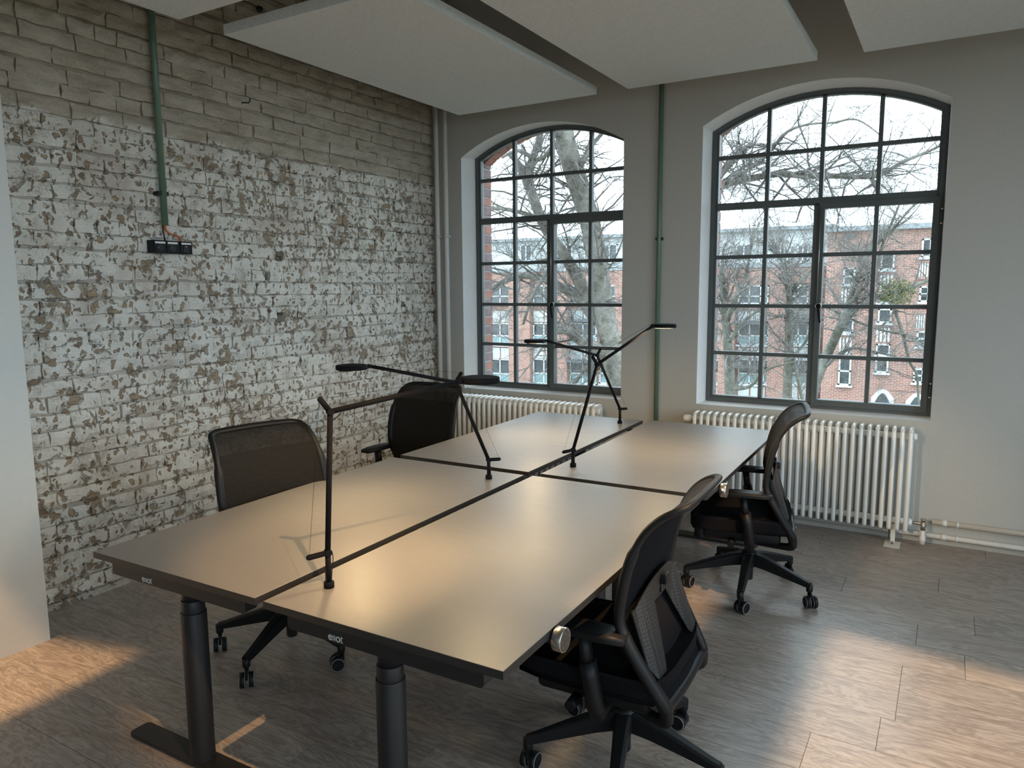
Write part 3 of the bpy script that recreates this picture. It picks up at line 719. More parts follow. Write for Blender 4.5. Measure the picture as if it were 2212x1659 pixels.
# ------------------------------------------------------------------ desk lamps
def make_lamp(loc, az, zj, J, E_, H, label, lever_side, cord_pts):
    """az: direction of the arms; J, E_, H are (distance along az, height) of elbow, wrist and head centre"""
    t = thing('desk_lamp', label, 'desk lamp', loc, az, 'black two arm desk lamps')
    zb = loc[2]
    def P(h, y=0): return (h[0], y, h[1] - zb)
    MB().lathe([(.0155, 0), (.0155, .016), (.0135, .019), (.010, .019)], 24).build('base_socket', M['lampblack'], t)
    MB().tube([(0, 0, .016), (0, 0, zj - zb)], .0085, 16).build('stem', M['lampblack'], t)
    MB().box((-.0095, -.004, .02), (-.007, .004, .06)).build('stem_slot', M['plastic'], t)
    jv = Vector((0, 0, zj - zb))
    jj = MB(); jj.lathe([(.0098, -.011), (.0105, -.009), (.0105, .009), (.0098, .011)], 20, Matrix.Translation(jv) @ Matrix.Rotation(pi / 2, 4, 'X')); jj.build('joint', M['lampblack'], t)
    # short counter lever at the foot, opposite the reach of the arms
    lv = MB(); lv.tube([jv + Vector((.004, 0, 0)), jv + Vector((-.058, 0, -.004)), jv + Vector((-.064, 0, -.0045))], [.0085, .0085, .005], 12); lv.build('counter_lever', M['lampblack'], t)
    Jv, Ev, Hv = Vector(P(J)), Vector(P(E_)), Vector(P(H))
    MB().tube([jv, Jv], .0085, 14).build('lower_arm', M['lampblack'], t)
    MB().lathe([(.0098, -.011), (.0105, -.009), (.0105, .009), (.0098, .011)], 20, Matrix.Translation(Jv) @ Matrix.Rotation(pi / 2, 4, 'X')).build('joint', M['lampblack'], t)
    s = (Vector((-.032, 0, .044)))
    MB().tube([Jv, Jv + s * .93, Jv + s], [.0085, .0085, .005], 12).build('counter_stub', M['lampblack'], t)
    MB().tube([Jv, Ev], [.0082, .0078], 14).build('upper_arm', M['lampblack'], t)
    MB().lathe([(.0085, -.010), (.0085, .010)], 18, Matrix.Translation(Ev) @ Matrix.Rotation(pi / 2, 4, 'X')).build('joint', M['lampblack'], t)
    hr = .066; hc = Vector((Ev.x + .012 + hr, 0, Ev.z + .001))
    MB().tube([Ev, (hc.x - hr + .004, 0, hc.z - .003)], .006, 10).build('head_link', M['lampblack'], t)
    hd = MB(); hd.lathe([(hr - .003, -.0105), (hr, -.008), (hr, .006), (hr - .002, .0085), (hr - .008, .0095)], 48, Matrix.Translation(hc))
    ho = hd.build('lamp_head', M['lampblack'], t)
    MB().lathe([(.030, -.0155), (.0305, -.0105)], 32, Matrix.Translation(hc + Vector((.024, 0, 0)))).build('sensor', M['lampblack'], ho)
    MB().lathe([(.004, -.0145), (.004, -.0105)], 12, Matrix.Translation(hc + Vector((-.035, 0, 0)))).build('touch_button', M['lampblack'], ho)
    MB().lathe([(hr - .010, -.0112), (hr - .010, -.0106)], 32, Matrix.Translation(hc)).build('led_disc', M['led'], ho)
    MB().tube([jv + Vector((-.055, 0, .004)), Jv + s * .95], .0005, 4).build('tension_wire', M['lampblack'], t)
    MB().tube([Jv + s * .9, Ev + Vector((-.02, 0, .008))], .0005, 4).build('tension_wire', M['lampblack'], t)
    MB().tube([Jv + Vector((-.006, 0, -.03)), Jv + Vector((.012, 0, -.024)), Jv + Vector((.034, 0, -.006))], .0016, 6).build('cord', M['lampblack'], t)
    pts = [Vector(p) for p in cord_pts]; sm = []
    for i in range(len(pts) - 1):
        p0, p1, p2, p3 = pts[max(i - 1, 0)], pts[i], pts[i + 1], pts[min(i + 2, len(pts) - 1)]
        for s_ in range(5):
            u = s_ / 5; sm.append(.5 * ((2 * p1) + (p2 - p0) * u + (2 * p0 - 5 * p1 + 4 * p2 - p3) * u * u + (3 * p1 - p0 - 3 * p2 + p3) * u ** 3))
    sm.append(pts[-1])
    MB().tube(sm, .0014, 6).build('cord', M['lampblack'], t)
    wp = Matrix.Translation(Vector(loc)) @ rotz(az) @ hc
    add_light('lamp_glow', 'AREA', (wp.x, wp.y, wp.z - .018), (wp.x, wp.y, 0), LAMP_W, (1.0, .70, .36), shape='DISK', size=.10)
    return t
LAMP_W = 4.6
def cordpts(zj, s=1): return [(0, .006, zj), (.02, .03 * s, zj + .002), (.03, .045 * s, zj - .03), (.022, .035 * s, zj * .35), (.012, .012 * s, .018)]
zD = .72
make_lamp((.945, .167, zD + .007), radians(63), .835, (.024, 1.258), (.450, 1.315), (.5, 1.3), 'black desk lamp on the front right desk, nearest the camera', 1, cordpts(.1))
make_lamp((.666, 1.496, zD), radians(241), .812, (.165, 1.191), (.568, 1.288), (.6, 1.28), 'black desk lamp at the far inner corner of the front left desk', 1, cordpts(.085))
make_lamp((.917, 1.886, zD + .005), radians(61), .810, (.145, 1.230), (.50, 1.409), (.6, 1.41), 'black desk lamp on the rear right desk with its arm raised highest', 1, cordpts(.08))
make_lamp((.628, 3.190, zD - .012), radians(244), .806, (.202, 1.176), (.615, 1.291), (.6, 1.29), 'black desk lamp farthest away, on the rear left desk', 1, cordpts(.085))

# ------------------------------------------------------------------ office chairs (local: front +x, sideways y)
BP = [(-.105, .405), (-.082, .48), (-.066, .56), (-.062, .64), (-.070, .72), (-.086, .80), (-.108, .865), (-.138, .918), (-.176, .957), (-.215, .980), (-.240, .986)]
HW = [.195, .215, .232, .243, .247, .245, .240, .234, .226, .214, .19]
def spl(P_, n):
    out = []
    for i in range(len(P_) - 1):
        a, b, c, d = P_[max(i - 1, 0)], P_[i], P_[i + 1], P_[min(i + 2, len(P_) - 1)]
        for s in range(n):
            u = s / n; out.append(tuple(.5 * ((2 * b[k]) + (c[k] - a[k]) * u + (2 * a[k] - 5 * b[k] + 4 * c[k] - d[k]) * u * u + (3 * b[k] - a[k] - 3 * c[k] + d[k]) * u ** 3) for k in range(len(b))))
    out.append(tuple(P_[-1])); return out
def make_chair():
    t = thing('office_chair', 'x', 'chair', (0, 0, 0), 0, 'black mesh back office chairs')
    pf = spl([(p[0], p[1], h) for p, h in zip(BP, HW)], 3)
    # mesh back surface, slightly dished
    nu = 14; vs = []; uvs = []; L = 0; prev = None; rows = []
    for (x, z, hw) in pf:
        if prev: L += sqrt((x - prev[0]) ** 2 + (z - prev[1]) ** 2)
        prev = (x, z)
        for j in range(nu + 1):
            s = -1 + 2 * j / nu; vs.append((x - .022 * (1 - s * s) * (1 if z < .95 else .6), s * hw, z)); uvs.append((s * hw, L))
    fs = [(i * (nu + 1) + j, i * (nu + 1) + j + 1, (i + 1) * (nu + 1) + j + 1, (i + 1) * (nu + 1) + j) for i in range(len(pf) - 1) for j in range(nu)]
    me = bpy.data.meshes.new('backrest_mesh'); me.from_pydata(vs, [], fs); me.materials.append(M['mesh']); me.polygons.foreach_set('use_smooth', [True] * len(fs))
    ul = me.uv_layers.new(name='UVMap')
    for lp in me.loops: ul.data[lp.index].uv = uvs[lp.vertex_index]
    link('mesh_back', me, t)
    FX = [(.372, -.200, .205), (.40, -.178, .224), (.45, -.155, .228), (.525, -.112, .240), (.60, -.076, .246), (.64, -.070, .245), (.72, -.081, .249), (.80, -.097, .244), (.87, -.122, .242), (.918, -.150, .236)]
    def fx(z):
        for a, b in zip(FX, FX[1:]):
            if z <= b[0]: t_ = max(0, (z - a[0]) / (b[0] - a[0])); return a[1] + (b[1] - a[1]) * t_, a[2] + (b[2] - a[2]) * t_
        return FX[-1][1:]
    # dark cloth panel filling the frame down to the crossbar
    q = MB(); zz_ = [.378 + .035 * k for k in range(16)]
    q.add([(fx(z)[0] - .004 - .014 * (1 - (s / 6) ** 2), s / 6 * (fx(z)[1] - .008), z) for z in zz_ for s in range(-6, 7)],
          [(i * 13 + j, i * 13 + j + 1, (i + 1) * 13 + j + 1, (i + 1) * 13 + j) for i in range(len(zz_) - 1) for j in range(12)], True)
    q.build('back_cloth', M['fabric'], t)
    # back frame: closed loop, lower part kicked backwards
    fr = []
    top = [(p[0], p[1], h) for p, h in zip(BP, HW)]
    side = [(-.200, .372, .205), (-.190, .392, .214), (-.153, .455, .228), (-.112, .525, .240), (-.080, .585, .246)] + [(x, z, h + .004) for x, z, h in top[3:10]]
    left = [(x - .008, -h, z) for x, z, h in side]
    corner = [(-.243, -.196, .987), (-.252, -.165, .991)]
    acr = [(-.256, -.08, .993), (-.257, 0, .994), (-.256, .08, .993)]
    right = [(x, -y, z) for x, y, z in reversed(corner)] + [(x, -y, z) for x, y, z in reversed(left)]
    path = left + corner + acr + right
    path = spl(path, 3)
    rad_ = [.021 if p[2] < .60 else (.018 if p[2] < .85 else .0125) for p in path]
    q = MB(); q.tube(path, rad_, 12, True, flat=(1.15, .85, (1, 0, 0)))
    bw = spl([(-.202, -.205, .370), (-.206, -.12, .366), (-.208, 0, .364), (-.206, .12, .366), (-.202, .205, .370)], 3)
    q.tube(bw, .0175, 12)
    for s in (-1, 1):
        q.tube(spl([(-.196, s * .210, .388), (-.206, s * .204, .350), (-.190, s * .192, .322), (-.06, s * .12, .308), (.0, s * .08, .306)], 4), [.021] * 5 + [.020] * 4 + [.018] * 8, 12)
    q.build('back_frame', M['plastic'], t)
    # perforated lumbar plate: arch across the lower back
    q = MB(); nseg = 18; th = .004
    for layer, s_ in ((0, 1), (1, -1)):
        pass
    outer, inner = [], []
    for i in range(nseg + 1):
        y = -.225 + .45 * i / nseg; u = abs(y) / .225
        zt = .725 - .085 * u ** 2.2; zb = .625 if u < .40 else .625 - .175 * min(1, (u - .40) / .18)
        if u > .93: zb = .50
        if u > .93: zt = .66
        outer.append((fx(zt)[0] - .024 - .012 * (1 - u * u), y, zt)); inner.append((fx(zb)[0] - .024 - .012 * (1 - u * u), y, zb))
    n = nseg + 1
    q.add(outer + inner + [(x - th, y, z) for x, y, z in outer] + [(x - th, y, z) for x, y, z in inner],
          [(i, i + 1, n + i + 1, n + i) for i in range(nseg)] + [(2 * n + i, 2 * n + i + 1, 3 * n + i + 1, 3 * n + i) for i in range(nseg)] +
          [(i, i + 1, 2 * n + i + 1, 2 * n + i) for i in range(nseg)] + [(n + i, n + i + 1, 3 * n + i + 1, 3 * n + i) for i in range(nseg)] + [(0, n, 3 * n, 2 * n), (nseg, n + nseg, 3 * n + nseg, 2 * n + nseg)])
    lp_ = q.build('lumbar_plate', M['perf'], t)
    MB().box((-.140, -.020, .672), (-.108, .012, .708), bev=.005).build('lumbar_knob', M['plastic'], lp_)
    MB().box((-.118, -.006, .64), (-.112, -.002, .69)).build('lumbar_slot', M['lampblack'], lp_)
    # seat cushion
    bm = bmesh.new(); bmesh.ops.create_cube(bm, size=1)
    bmesh.ops.subdivide_edges(bm, edges=bm.edges[:], cuts=6, use_grid_fill=True)
    for v in bm.verts:
        x, y, z = v.co * 2
        fx = x * (1 - .10 * abs(y) ** 4); fy = y * (1 - .08 * max(0, x) ** 4 - .05 * max(0, -x) ** 4)
        zz = z * .055
        edge = max(abs(x), abs(y))
        if z > 0: zz = .055 - .030 * edge ** 6 - .02 * max(0, x) ** 4 + .006 * abs(y) ** 2
        else: zz = -.045 + .028 * edge ** 5
        if abs(z) < .99: zz = z * .045
        v.co = Vector((.050 + fx * .25, fy * .25, .425 + zz * 1.15))
    MB().bm(bm, True).build('seat', M['fabric'], t)
    q = MB(); q.box((-.15, -.20, .325), (.23, .20, .390), bev=.02); q.build('seat_pan', M['plastic'], t)
    q = MB(); q.prism([(-.10, .30), (.10, .30), (.14, .345), (.14, .362), (-.13, .362), (-.13, .33)], -.085, .085, 'y'); q.build('tilt_mechanism', M['black'], t)
    for s in (-1, 1):
        q = MB(); q.tube([(.075, s * .085, .335), (.085, s * .20, .328)], .007, 8).tube([(.085, s * .20, .328), (.087, s * .255, .325)], [.019, .017], 14); q.build('adjust_lever', M['plastic'], t)
        # arm: slanted post and T pad
        q = MB(); q.tube([(.0, s * .10, .325), (.0, s * .20, .318), (-.005, s * .245, .325), (.0, s * .262, .36), (.012, s * .268, .45), (.022, s * .268, .50)], [.020, .023, .025, .0265, .0265, .0265], 14, flat=(1.2, 1.0, (1, 0, 0)))
        q.tube([(.02, s * .268, .48), (.034, s * .268, .585)], .0195, 12, flat=(1.35, .95, (1, 0, 0)))
        q.build('arm_post', M['plastic'], t)
        bm = bmesh.new(); bmesh.ops.create_cube(bm, size=1); bmesh.ops.subdivide_edges(bm, edges=bm.edges[:], cuts=3, use_grid_fill=True)
        for v in bm.verts:
            x, y, z = v.co * 2
            wd = .050 * (1 - .35 * abs(x) ** 3)
            v.co = Vector((.025 + x * .125, s * .268 + y * wd, .597 + z * .0135 * (1 - .35 * max(abs(x), abs(y)) ** 4) - .004 * abs(x) ** 2))
        q = MB().bm(bm, True); q.build('arm_pad', M['plastic'], t)
    # gas spring, hub, five arms with twin wheel casters
    MB().lathe([(.022, .062), (.024, .066), (.024, .125), (.030, .13), (.030, .20)], 20).build('gas_spring', M['black'], t)
    MB().lathe([(.028, .19), (.026, .225), (.020, .235), (.018, .30)], 20).build('column', M['black'], t)
    MB().lathe([(.036, .135), (.044, .15), (.046, .195), (.040, .215), (.030, .222)], 24).build('hub', M['plastic'], t)
    for k in range(5):
        a = radians(CH_A + 72 * k); m = rotz(a)
        sec = [(.03, .030, .148, .212), (.10, .025, .140, .200), (.20, .020, .122, .168), (.30, .017, .104, .134), (.330, .016, .100, .126)]
        q = MB(); vs = []; fs = []
        for (r, hw, z0, z1) in sec:
            vs += [(r, -hw, z0), (r, hw, z0), (r, hw, z1 - .008), (r, hw * .62, z1), (r, -hw * .62, z1), (r, -hw, z1 - .008)]
        for i in range(len(sec) - 1):
            for j in range(6): fs.append((i * 6 + j, i * 6 + (j + 1) % 6, (i + 1) * 6 + (j + 1) % 6, (i + 1) * 6 + j))
        fs += [(5, 4, 3, 2, 1, 0), tuple(24 + j for j in range(6))]
        q.add(vs, fs, False, m)
        q.lathe([(.014, .078), (.016, .082), (.0165, .118)], 14, m @ T(.325, 0, 0))
        q.build('base_arm', M['plastic'], t)
        sw = CASTER_SW[k]; cm = m @ T(.325, 0, 0) @ rotz(sw)
        q = MB(); q.box((-.012, -.005, .030), (.026, .005, .078), cm, bev=.002); q.lathe([(.0085, .06), (.0085, .10)], 10, m @ T(.325, 0, 0)); 
        cs = q.build('caster', M['plastic'], t)
        for s in (-1, 1):
            wm = cm @ T(.018, s * .0175, .031) @ Matrix.Rotation(pi / 2, 4, 'X')
            MB().lathe([(.024, -.0105), (.031, -.009), (.031, .009), (.024, .0105)], 24, wm).build('wheel', M['plastic'], cs)
            for e_ in (-1, 1):
                MB().tube([wm @ Vector((.0275 * cos(a_ * pi / 12), .0275 * sin(a_ * pi / 12), e_ * .0100)) for a_ in range(24)], .0021, 6, closed=True).build('wheel_rim', M['greyrim'], cs)
    return t
CH_A = 60.3 - 180
CASTER_SW = [1.9, .6, -2.2, 2.6, -.8]
ch = make_chair()
CH = [((1.645, 2.530), 192, 'black office chair at the rear right desk, in front of the radiator'),
      ((1.632, .815), 182, 'black office chair nearest the camera, its back turned, at the front right desk'),
      ((.020, .842), -13, 'black office chair tucked under the front left desk, warm lamp light on its mesh'),
      ((-.365, 2.225), -92, 'black office chair by the rear left desk, turned away from the desk')]
for i, ((x, y), rz, lab) in enumerate(CH):
    c = ch if i == 0 else copy_tree(ch)
    c.location = (x, y, 0); c.rotation_euler = (0, 0, radians(rz)); c['label'] = lab
    # the star base swivels independently of the seat
    want = [60.3, 70.2, 67.5, 62.0][i]; cur = (CH_A + rz) % 72; dl_ = radians((want - cur + 36) % 72 - 36)
    for o in c.children:
        nm = o.name.split('.')[0]
        if nm in ('base_arm', 'caster', 'hub', 'gas_spring'): o.rotation_euler = (0, 0, dl_)

# ------------------------------------------------------------------ radiators
def make_radiator(x0, n, pitch, yf, yb, z0, z1, cols, r, label, feet, side):
    t = thing('radiator', label, 'radiator', (x0, (yf + yb) / 2, 0), 0, 'white column radiators under the windows')
    cy_ = (yf + yb) / 2
    me = None
    for i in range(n):
        if me is None:
            q = MB()
            ys = [yf - cy_ + r + (yb - yf - 2 * r) * k / (cols - 1) for k in range(cols)]
            for k, yy in enumerate(ys):
                lo = z0 if k in (0, cols - 1) else z0 + .03
                q.tube([(0, yy, lo + .004), (0, yy, lo + .012), (0, yy, z1 - r * 1.6), (0, yy + (.004 if k == 0 else 0), z1 - r * .5)], [r * .55, r, r, r * .75], 10)
            # head pieces joining the columns at top and bottom
            for zz, hh in ((z1 - .028, 1), (z0 + .030, -1)):
                pts = [(ys[0] - r * .2, zz - .012 * hh), (ys[0] + .002, zz + .020 * hh), (ys[0] + .014, zz + .027 * hh), (ys[-1] - .012, zz + .027 * hh), (ys[-1], zz + .02 * hh), (ys[-1], zz - .014 * hh)]
                q.tube([(0, p[0], p[1]) for p in pts[1:5]], r * .95, 10)
                q.box((-r * .6, ys[0], min(zz - .018 * hh, zz + .02 * hh)), (r * .6, ys[-1], max(zz - .018 * hh, zz + .02 * hh)))
            me = q.mesh('section', M['rad'])
        link('section', me, t, (i * pitch, 0, 0))
    for zz in (z1 - .045, z0 + .045):
        q = MB(); q.tube([(-.01, 0, zz), (n * pitch - pitch + .01, 0, zz)], .019, 14); q.build('header_pipe', M['rad'], t)
    for s_, xx in ((1, (n - 1) * pitch + .012), (-1, -.012)):
        for zz in (z1 - .045, z0 + .045):
            q = MB(); q.lathe([(.024, 0), (.024, .012), (.019, .014), (.019, .022)], 18, T(xx, 0, zz) @ Matrix.Rotation(s_ * pi / 2, 4, 'Y')); q.build('end_plug', M['rad'], t)
    for fx in feet:
        q = MB(); q.box((fx - x0 - .045, -.045 + (yf - cy_) + .01, 0), (fx - x0 + .045, .03, .003), bev=.0008)
        q.box((fx - x0 - .012, -.012, .003), (fx - x0 + .012, .012, z0 + .02)); q.box((fx - x0 - .02, -.006, z0 + .01), (fx - x0 - .012, .006, z1 - .06))
        fo = q.build('foot', M['pipe'], t)
        MB().lathe([(.006, 0), (.006, .012), (.009, .012), (.009, .016)], 8, T(fx - x0, -.034, .003)).build('foot_screw', M['brass'], fo)
        MB().box((fx - x0 - .026, -.014, .03), (fx - x0 - .019, -.004, z1 - .08)).build('support_rail', M['black'], fo)
    return t
r2 = make_radiator(.992, 30, .0461, 3.655, 3.785, .105, .735, 2, .0128, 'white column radiator under the right window with pipes leading right', (1.64, 2.262), 1)
# thermostat head (left) and return valve (right)
q = MB(); q.lathe([(.018, 0), (.025, .006), (.0265, .03), (.0245, .052), (.017, .056)], 24, T(-.035, -.01, .690) @ Matrix.Rotation(-pi / 2, 4, 'Y') @ Matrix.Rotation(.2, 4, 'X'))
th_ = q.build('thermostat_head', M['rad'], r2)
q = MB(); q.tube([(-.036, -.01, .69), (-.008, 0, .69)], .011, 12); q.build('valve', M['brass'], r2)
xr = 29 * .0461
q = MB(); q.tube([(xr + .03, 0, .150), (xr + .085, 0, .150)], .010, 12).lathe([(.014, .11), (.014, .15), (.011, .152), (.011, .172), (.016, .172), (.016, .180)], 14, T(xr + .095, 0, 0)); q.build('return_valve', M['brass'], r2)
q = MB(); q.tube([(xr + .095, 0, .12), (xr + .095, 0, .06), (xr + .095, -.004, .022)], [.012, .012, .016], 12).lathe([(.017, .03), (.018, .05), (.018, .07), (.014, .075)], 14, T(xr + .095, 0, 0)); q.build('drop_pipe', M['pipe'], r2)
r1 = make_radiator(-1.02, 27, .0485, 3.60, 3.76, .13, .725, 3, .0145, 'white column radiator under the left window behind the rear left desk', (-.8, .0), 1)
for (y_, z_, x0_, x1_, lab) in ((3.795, .150, 2.47, XR, 'upper white heating pipe along the foot of the window wall'), (3.79, .062, 1.2, XR, 'lower white heating pipe along the foot of the window wall')):
    p = thing('heating_pipe', lab, 'pipe', (x0_, y_, z_), 0, 'white heating pipes at the floor')
    MB().tube([(0, 0, 0), (x1_ - x0_, 0, 0)], .0165, 14).build('pipe', M['pipe'], p)
    for xx in (2.40, 2.52, 2.60):
        if xx > x0_: MB().tube([(xx - x0_, 0, 0), (xx - x0_ + .012 if xx > 2.55 else xx - x0_ + .03, 0, 0)], .0195, 14).build('pipe_joint', M['pipe'], p)
# corner riser pipes
for x_, lab in ((-1.275, 'left white riser pipe in the corner by the brick wall'), (-1.185, 'right white riser pipe in the corner, nearer the left window')):
    p = thing('riser_pipe', lab, 'pipe', (x_, 3.775, 0), 0, 'white riser pipes in the corner')
    MB().tube([(0, 0, 0), (0, 0, ZC)], .019, 16).build('pipe', M['pipe'], p)
    q = MB(); q.lathe([(.0235, 2.035), (.0235, 2.055)], 16); q.tube([(.02, 0, 2.045), (.034, -.002, 2.045)], .006, 8); q.box((-.004, 0, 2.04), (.004, .061, 2.05)); q.build('pipe_bracket', M['pipe'], p)
# green conduits
p = thing('conduit', 'green conduit pipe running down the wall between the two windows', 'conduit', (.655, 3.818, 0), 0, 'green conduit pipes')
MB().tube([(0, 0, .05), (0, 0, ZC)], .0165, 16).build('pipe', M['green'], p)
MB().box((-.026, -.006, 1.945), (.026, .018, 1.965)).build('clip', M['black'], p)
p = thing('conduit', 'green conduit pipe coming down the brick wall to the sockets', 'conduit', (XL + .034, 1.268, 0), 0, 'green conduit pipes')
MB().tube([(0, 0, 1.975), (0, 0, ZC)], .0185, 16).build('pipe', M['green'], p)
MB().box((-.036, -.034, 2.135), (.012, .027, 2.158)).build('clip', M['black'], p)
# sockets at the conduit's end
so = thing('wall_socket', 'black triple wall socket below the green conduit on the brick wall', 'socket', (XL, 1.298, 1.855), 0)
MB().box((-.002, -.125, -.036), (.052, .122, .034), bev=.002).build('housing', M['plastic'], so)
for k, yy in enumerate((-.083, -.006, .080)):
    s_ = MB().box((.05, yy - .036, -.033), (.056, yy + .036, .031), bev=.001).build('socket', M['plastic'], so)
    MB().box((.0558, yy - .030, .016), (.0568, yy + .032, .026)).build('label_strip', M['label'], s_)
    if k < 2:
        q = MB(); q.lathe([(.019, .0), (.0195, .0015)], 24, T(.0557, yy, -.006) @ Matrix.Rotation(pi / 2, 4, 'Y')); q.build('socket_well', simple('socket_well', (.003, .003, .003), .3), s_)
        MB().lathe([(.0022, 0), (.0022, .003)], 8, T(.0565, yy - .012, -.006) @ Matrix.Rotation(pi / 2, 4, 'Y')).build('contact', M['chrome'], s_)
    else:
        MB().box((.0555, yy - .018, -.024), (.0572, yy + .016, .008)).build('data_port', simple('port_dark', (.004, .004, .004), .4), s_)
        MB().box((.0570, yy - .004, .002), (.0582, yy + .001, .007)).build('contact', M['chrome'], s_)
q = MB()
for d in (0, .008):
    q.tube(spl([(.026, -.034 + d, .125), (.030, -.028 + d, .092), (.034, .0 + d, .072), (.032, .035 + d, .066), (.030, .055 + d, .05), (.028, .060 + d, .03)], 5), .0033, 8)
q.build('orange_cable', M['orange'], so)
MB().tube([(.024, -.036, .125), (.026, -.038, .08), (.026, -.030, .03)], .004, 8).build('black_cable', M['black'], so)
# hook, dead cable and bolt on the brick wall
h_ = atx(522, 222, XL); q = MB(); q.tube([(0, 0, 0), (.03, .004, -.002), (.045, .014, -.004), (.045, .026, .008), (.043, .028, .026)], .004, 8)
tag(q.build('wall_hook', M['black'], None, h_), 'small rusty hook on the upper brick wall', 'hook')
h_ = atx(558, 20, XL); q = MB(); q.lathe([(.018, 0), (.02, .012), (.012, .02), (.012, .03)], 10, Matrix.Rotation(pi / 2, 4, 'Y'))
tag(q.build('wall_plug', M['black'], None, h_), 'black fitting on the brick wall above the first ceiling panel', 'plug')
q = MB(); pts = [(XL + .006 + R.uniform(-.001, .002), .42 + i * .09, .835 + .004 * sin(i * 1.3)) for i in range(21)]
pts += [(XL + .008, pts[-1][1] + .02, .85), (XL + .01, pts[-1][1] + .03, .885)]
tag(q.tube(pts, .0028, 6).build('old_cable', M['mortar'], None), 'thin old cable painted over along the lower brick wall', 'cable')

# ------------------------------------------------------------------ outdoors: ground and the building across the yard
g_ = MB(); g_.add([(-120, YO, -6.0), (120, YO, -6.0), (120, 160, -6.0), (-120, 160, -6.0)], [(0, 1, 2, 3)]); struct(g_.build('ground', M['ground']))
g_ = MB(); g_.add([(-60, -80, -6.0), (80, -80, -6.0), (80, YO, -6.0), (-60, YO, -6.0)], [(0, 1, 2, 3)]); struct(g_.build('ground', M['ground']))
YR, YLf = 46.0, 48.5
def px_box(u0, v0, u1, v1, Y): a = aty(u0, v1, Y); b = aty(u1, v0, Y); return min(a.x, b.x), max(a.x, b.x), min(a.z, b.z), max(a.z, b.z)
def fwin(par, u0, v0, u1, v1, Y, cols=1, split=.0, teal=False):
    x0, x1, z0, z1 = px_box(u0, v0, u1, v1, Y)
    q = MB(); f = .09
    q.box((x0, Y - .12, z0), (x0 + f, Y, z1)).box((x1 - f, Y - .12, z0), (x1, Y, z1)).box((x0, Y - .12, z0), (x1, Y, z0 + f)).box((x0, Y - .12, z1 - f), (x1, Y, z1))
    for k in range(1, cols):
        xm_ = x0 + (x1 - x0) * k / cols; q.box((xm_ - f / 2, Y - .12, z0), (xm_ + f / 2, Y, z1))
    if split: q.box((x0, Y - .12, z0 + (z1 - z0) * split - f / 2), (x1, Y, z0 + (z1 - z0) * split + f / 2))
    fo = q.build('window', M['farframe'], par)
    zs_ = [z0, z0 + (z1 - z0) * split, z1] if split else [z0, z1]
    for k in range(cols):
        for j in range(len(zs_) - 1):
            q = MB(); q.box((x0 + (x1 - x0) * k / cols + f * .3, Y - .05, zs_[j] + f * .3), (x0 + (x1 - x0) * (k + 1) / cols - f * .3, Y - .02, zs_[j + 1] - f * .3))
            q.build('pane', M['farteal'] if (teal and j == 0) else M['farglass'], fo)
    q = MB(); q.box((x0 - .1, Y - .2, z0 - .12), (x1 + .1, Y, z0)); q.build('sill', M['farframe'], par)
bR = thing('brick_building', 'red brick apartment house seen through the right window, flat roof', 'building', (-3.9, YR, -6))
bR_off = Vector((3.9, -YR, 6))
def bR_part(q, n, m): o = q.build(n, m, bR); o.location = bR_off; return o
xc = aty(1784, 600, YR).x; zr = aty(1900, 497, YR).z
bR_part(MB().box((xc, YR, -6), (xc + 26, YR + 9, zr)), 'wall', M['farbrick'])
bR_part(MB().box((xc - .25, YR - .35, zr), (xc + 26, YR + 9.2, zr + .28)), 'roof_edge', M['fargrey'])
class Off:  # parent shim so window helpers place parts in world space
    pass
def place(par, off):
    for c in par.children:
        if c.location.length == 0: c.location = off
for b in ((1821, 578, 1849, 616, 1, .5), (1817, 663, 1846, 719, 1, .5), (1810, 771, 1840, 831, 1, .5), (1902, 545, 1934, 583, 1, 0), (1897, 634, 1926, 654, 1, 0),
          (1896, 667, 1927, 697, 1, 0), (1892, 743, 1924, 766, 1, 0), (1890, 775, 1920, 804, 1, 0), (1990, 515, 2014, 556, 1, 0), (1985, 618, 2008, 652, 1, .5), (1979, 715, 2002, 748, 1, .5), (1972, 796, 1996, 826, 1, .5)):
    fwin(bR, b[0], b[1], b[2], b[3], YR, b[4], b[5])
for b in ((1816, 623, 1847, 655), (1811, 729, 1843, 765), (1899, 593, 1932, 628), (1891, 707, 1926, 738), (1984, 568, 2008, 598), (1978, 679, 2000, 709)):
    x0, x1, z0, z1 = px_box(*b, YR); n = 4
    q = MB(); q.box((x0 - .05, YR - .09, z1), (x1 + .05, YR, z1 + .16)).box((x0 - .05, YR - .09, z0 - .16), (x1 + .05, YR, z0)); q.build('brick_band', M['farbrick'], bR)
    for k in range(n):
        xa = x0 + (x1 - x0) * (k + .08) / n; xb = x0 + (x1 - x0) * (k + .68) / n
        MB().box((xa, YR - .06, z0), (xb, YR, z1)).build('render_stripe', M['farframe'], bR)
x0, x1, z0, z1 = px_box(1828, 504, 1847, 514, YR); MB().box((x0, YR - .25, z0), (x1, YR, z1)).build('vent', M['balcony'], bR)
for (u0, u1, v0, v1) in ((1881, 1932, 842, 880), (1955, 2006, 850, 890)):
    x0, x1, z0, z1 = px_box(u0, v0, u1, v1, YR)
    def archpts(d): return [(x1 - d, z0), (x0 + d, z0)] + [(x0 + d + (x1 - x0 - 2 * d) * i / 10, z1 - d - .5 + .5 * sin(pi * i / 10)) for i in range(11)]
    MB().prism(archpts(0), YR - .10, YR, 'y').build('arched_window', M['farframe'], bR); MB().prism(archpts(.22), YR - .14, YR - .10, 'y').build('pane', M['farglass'], bR)
place(bR, bR_off)

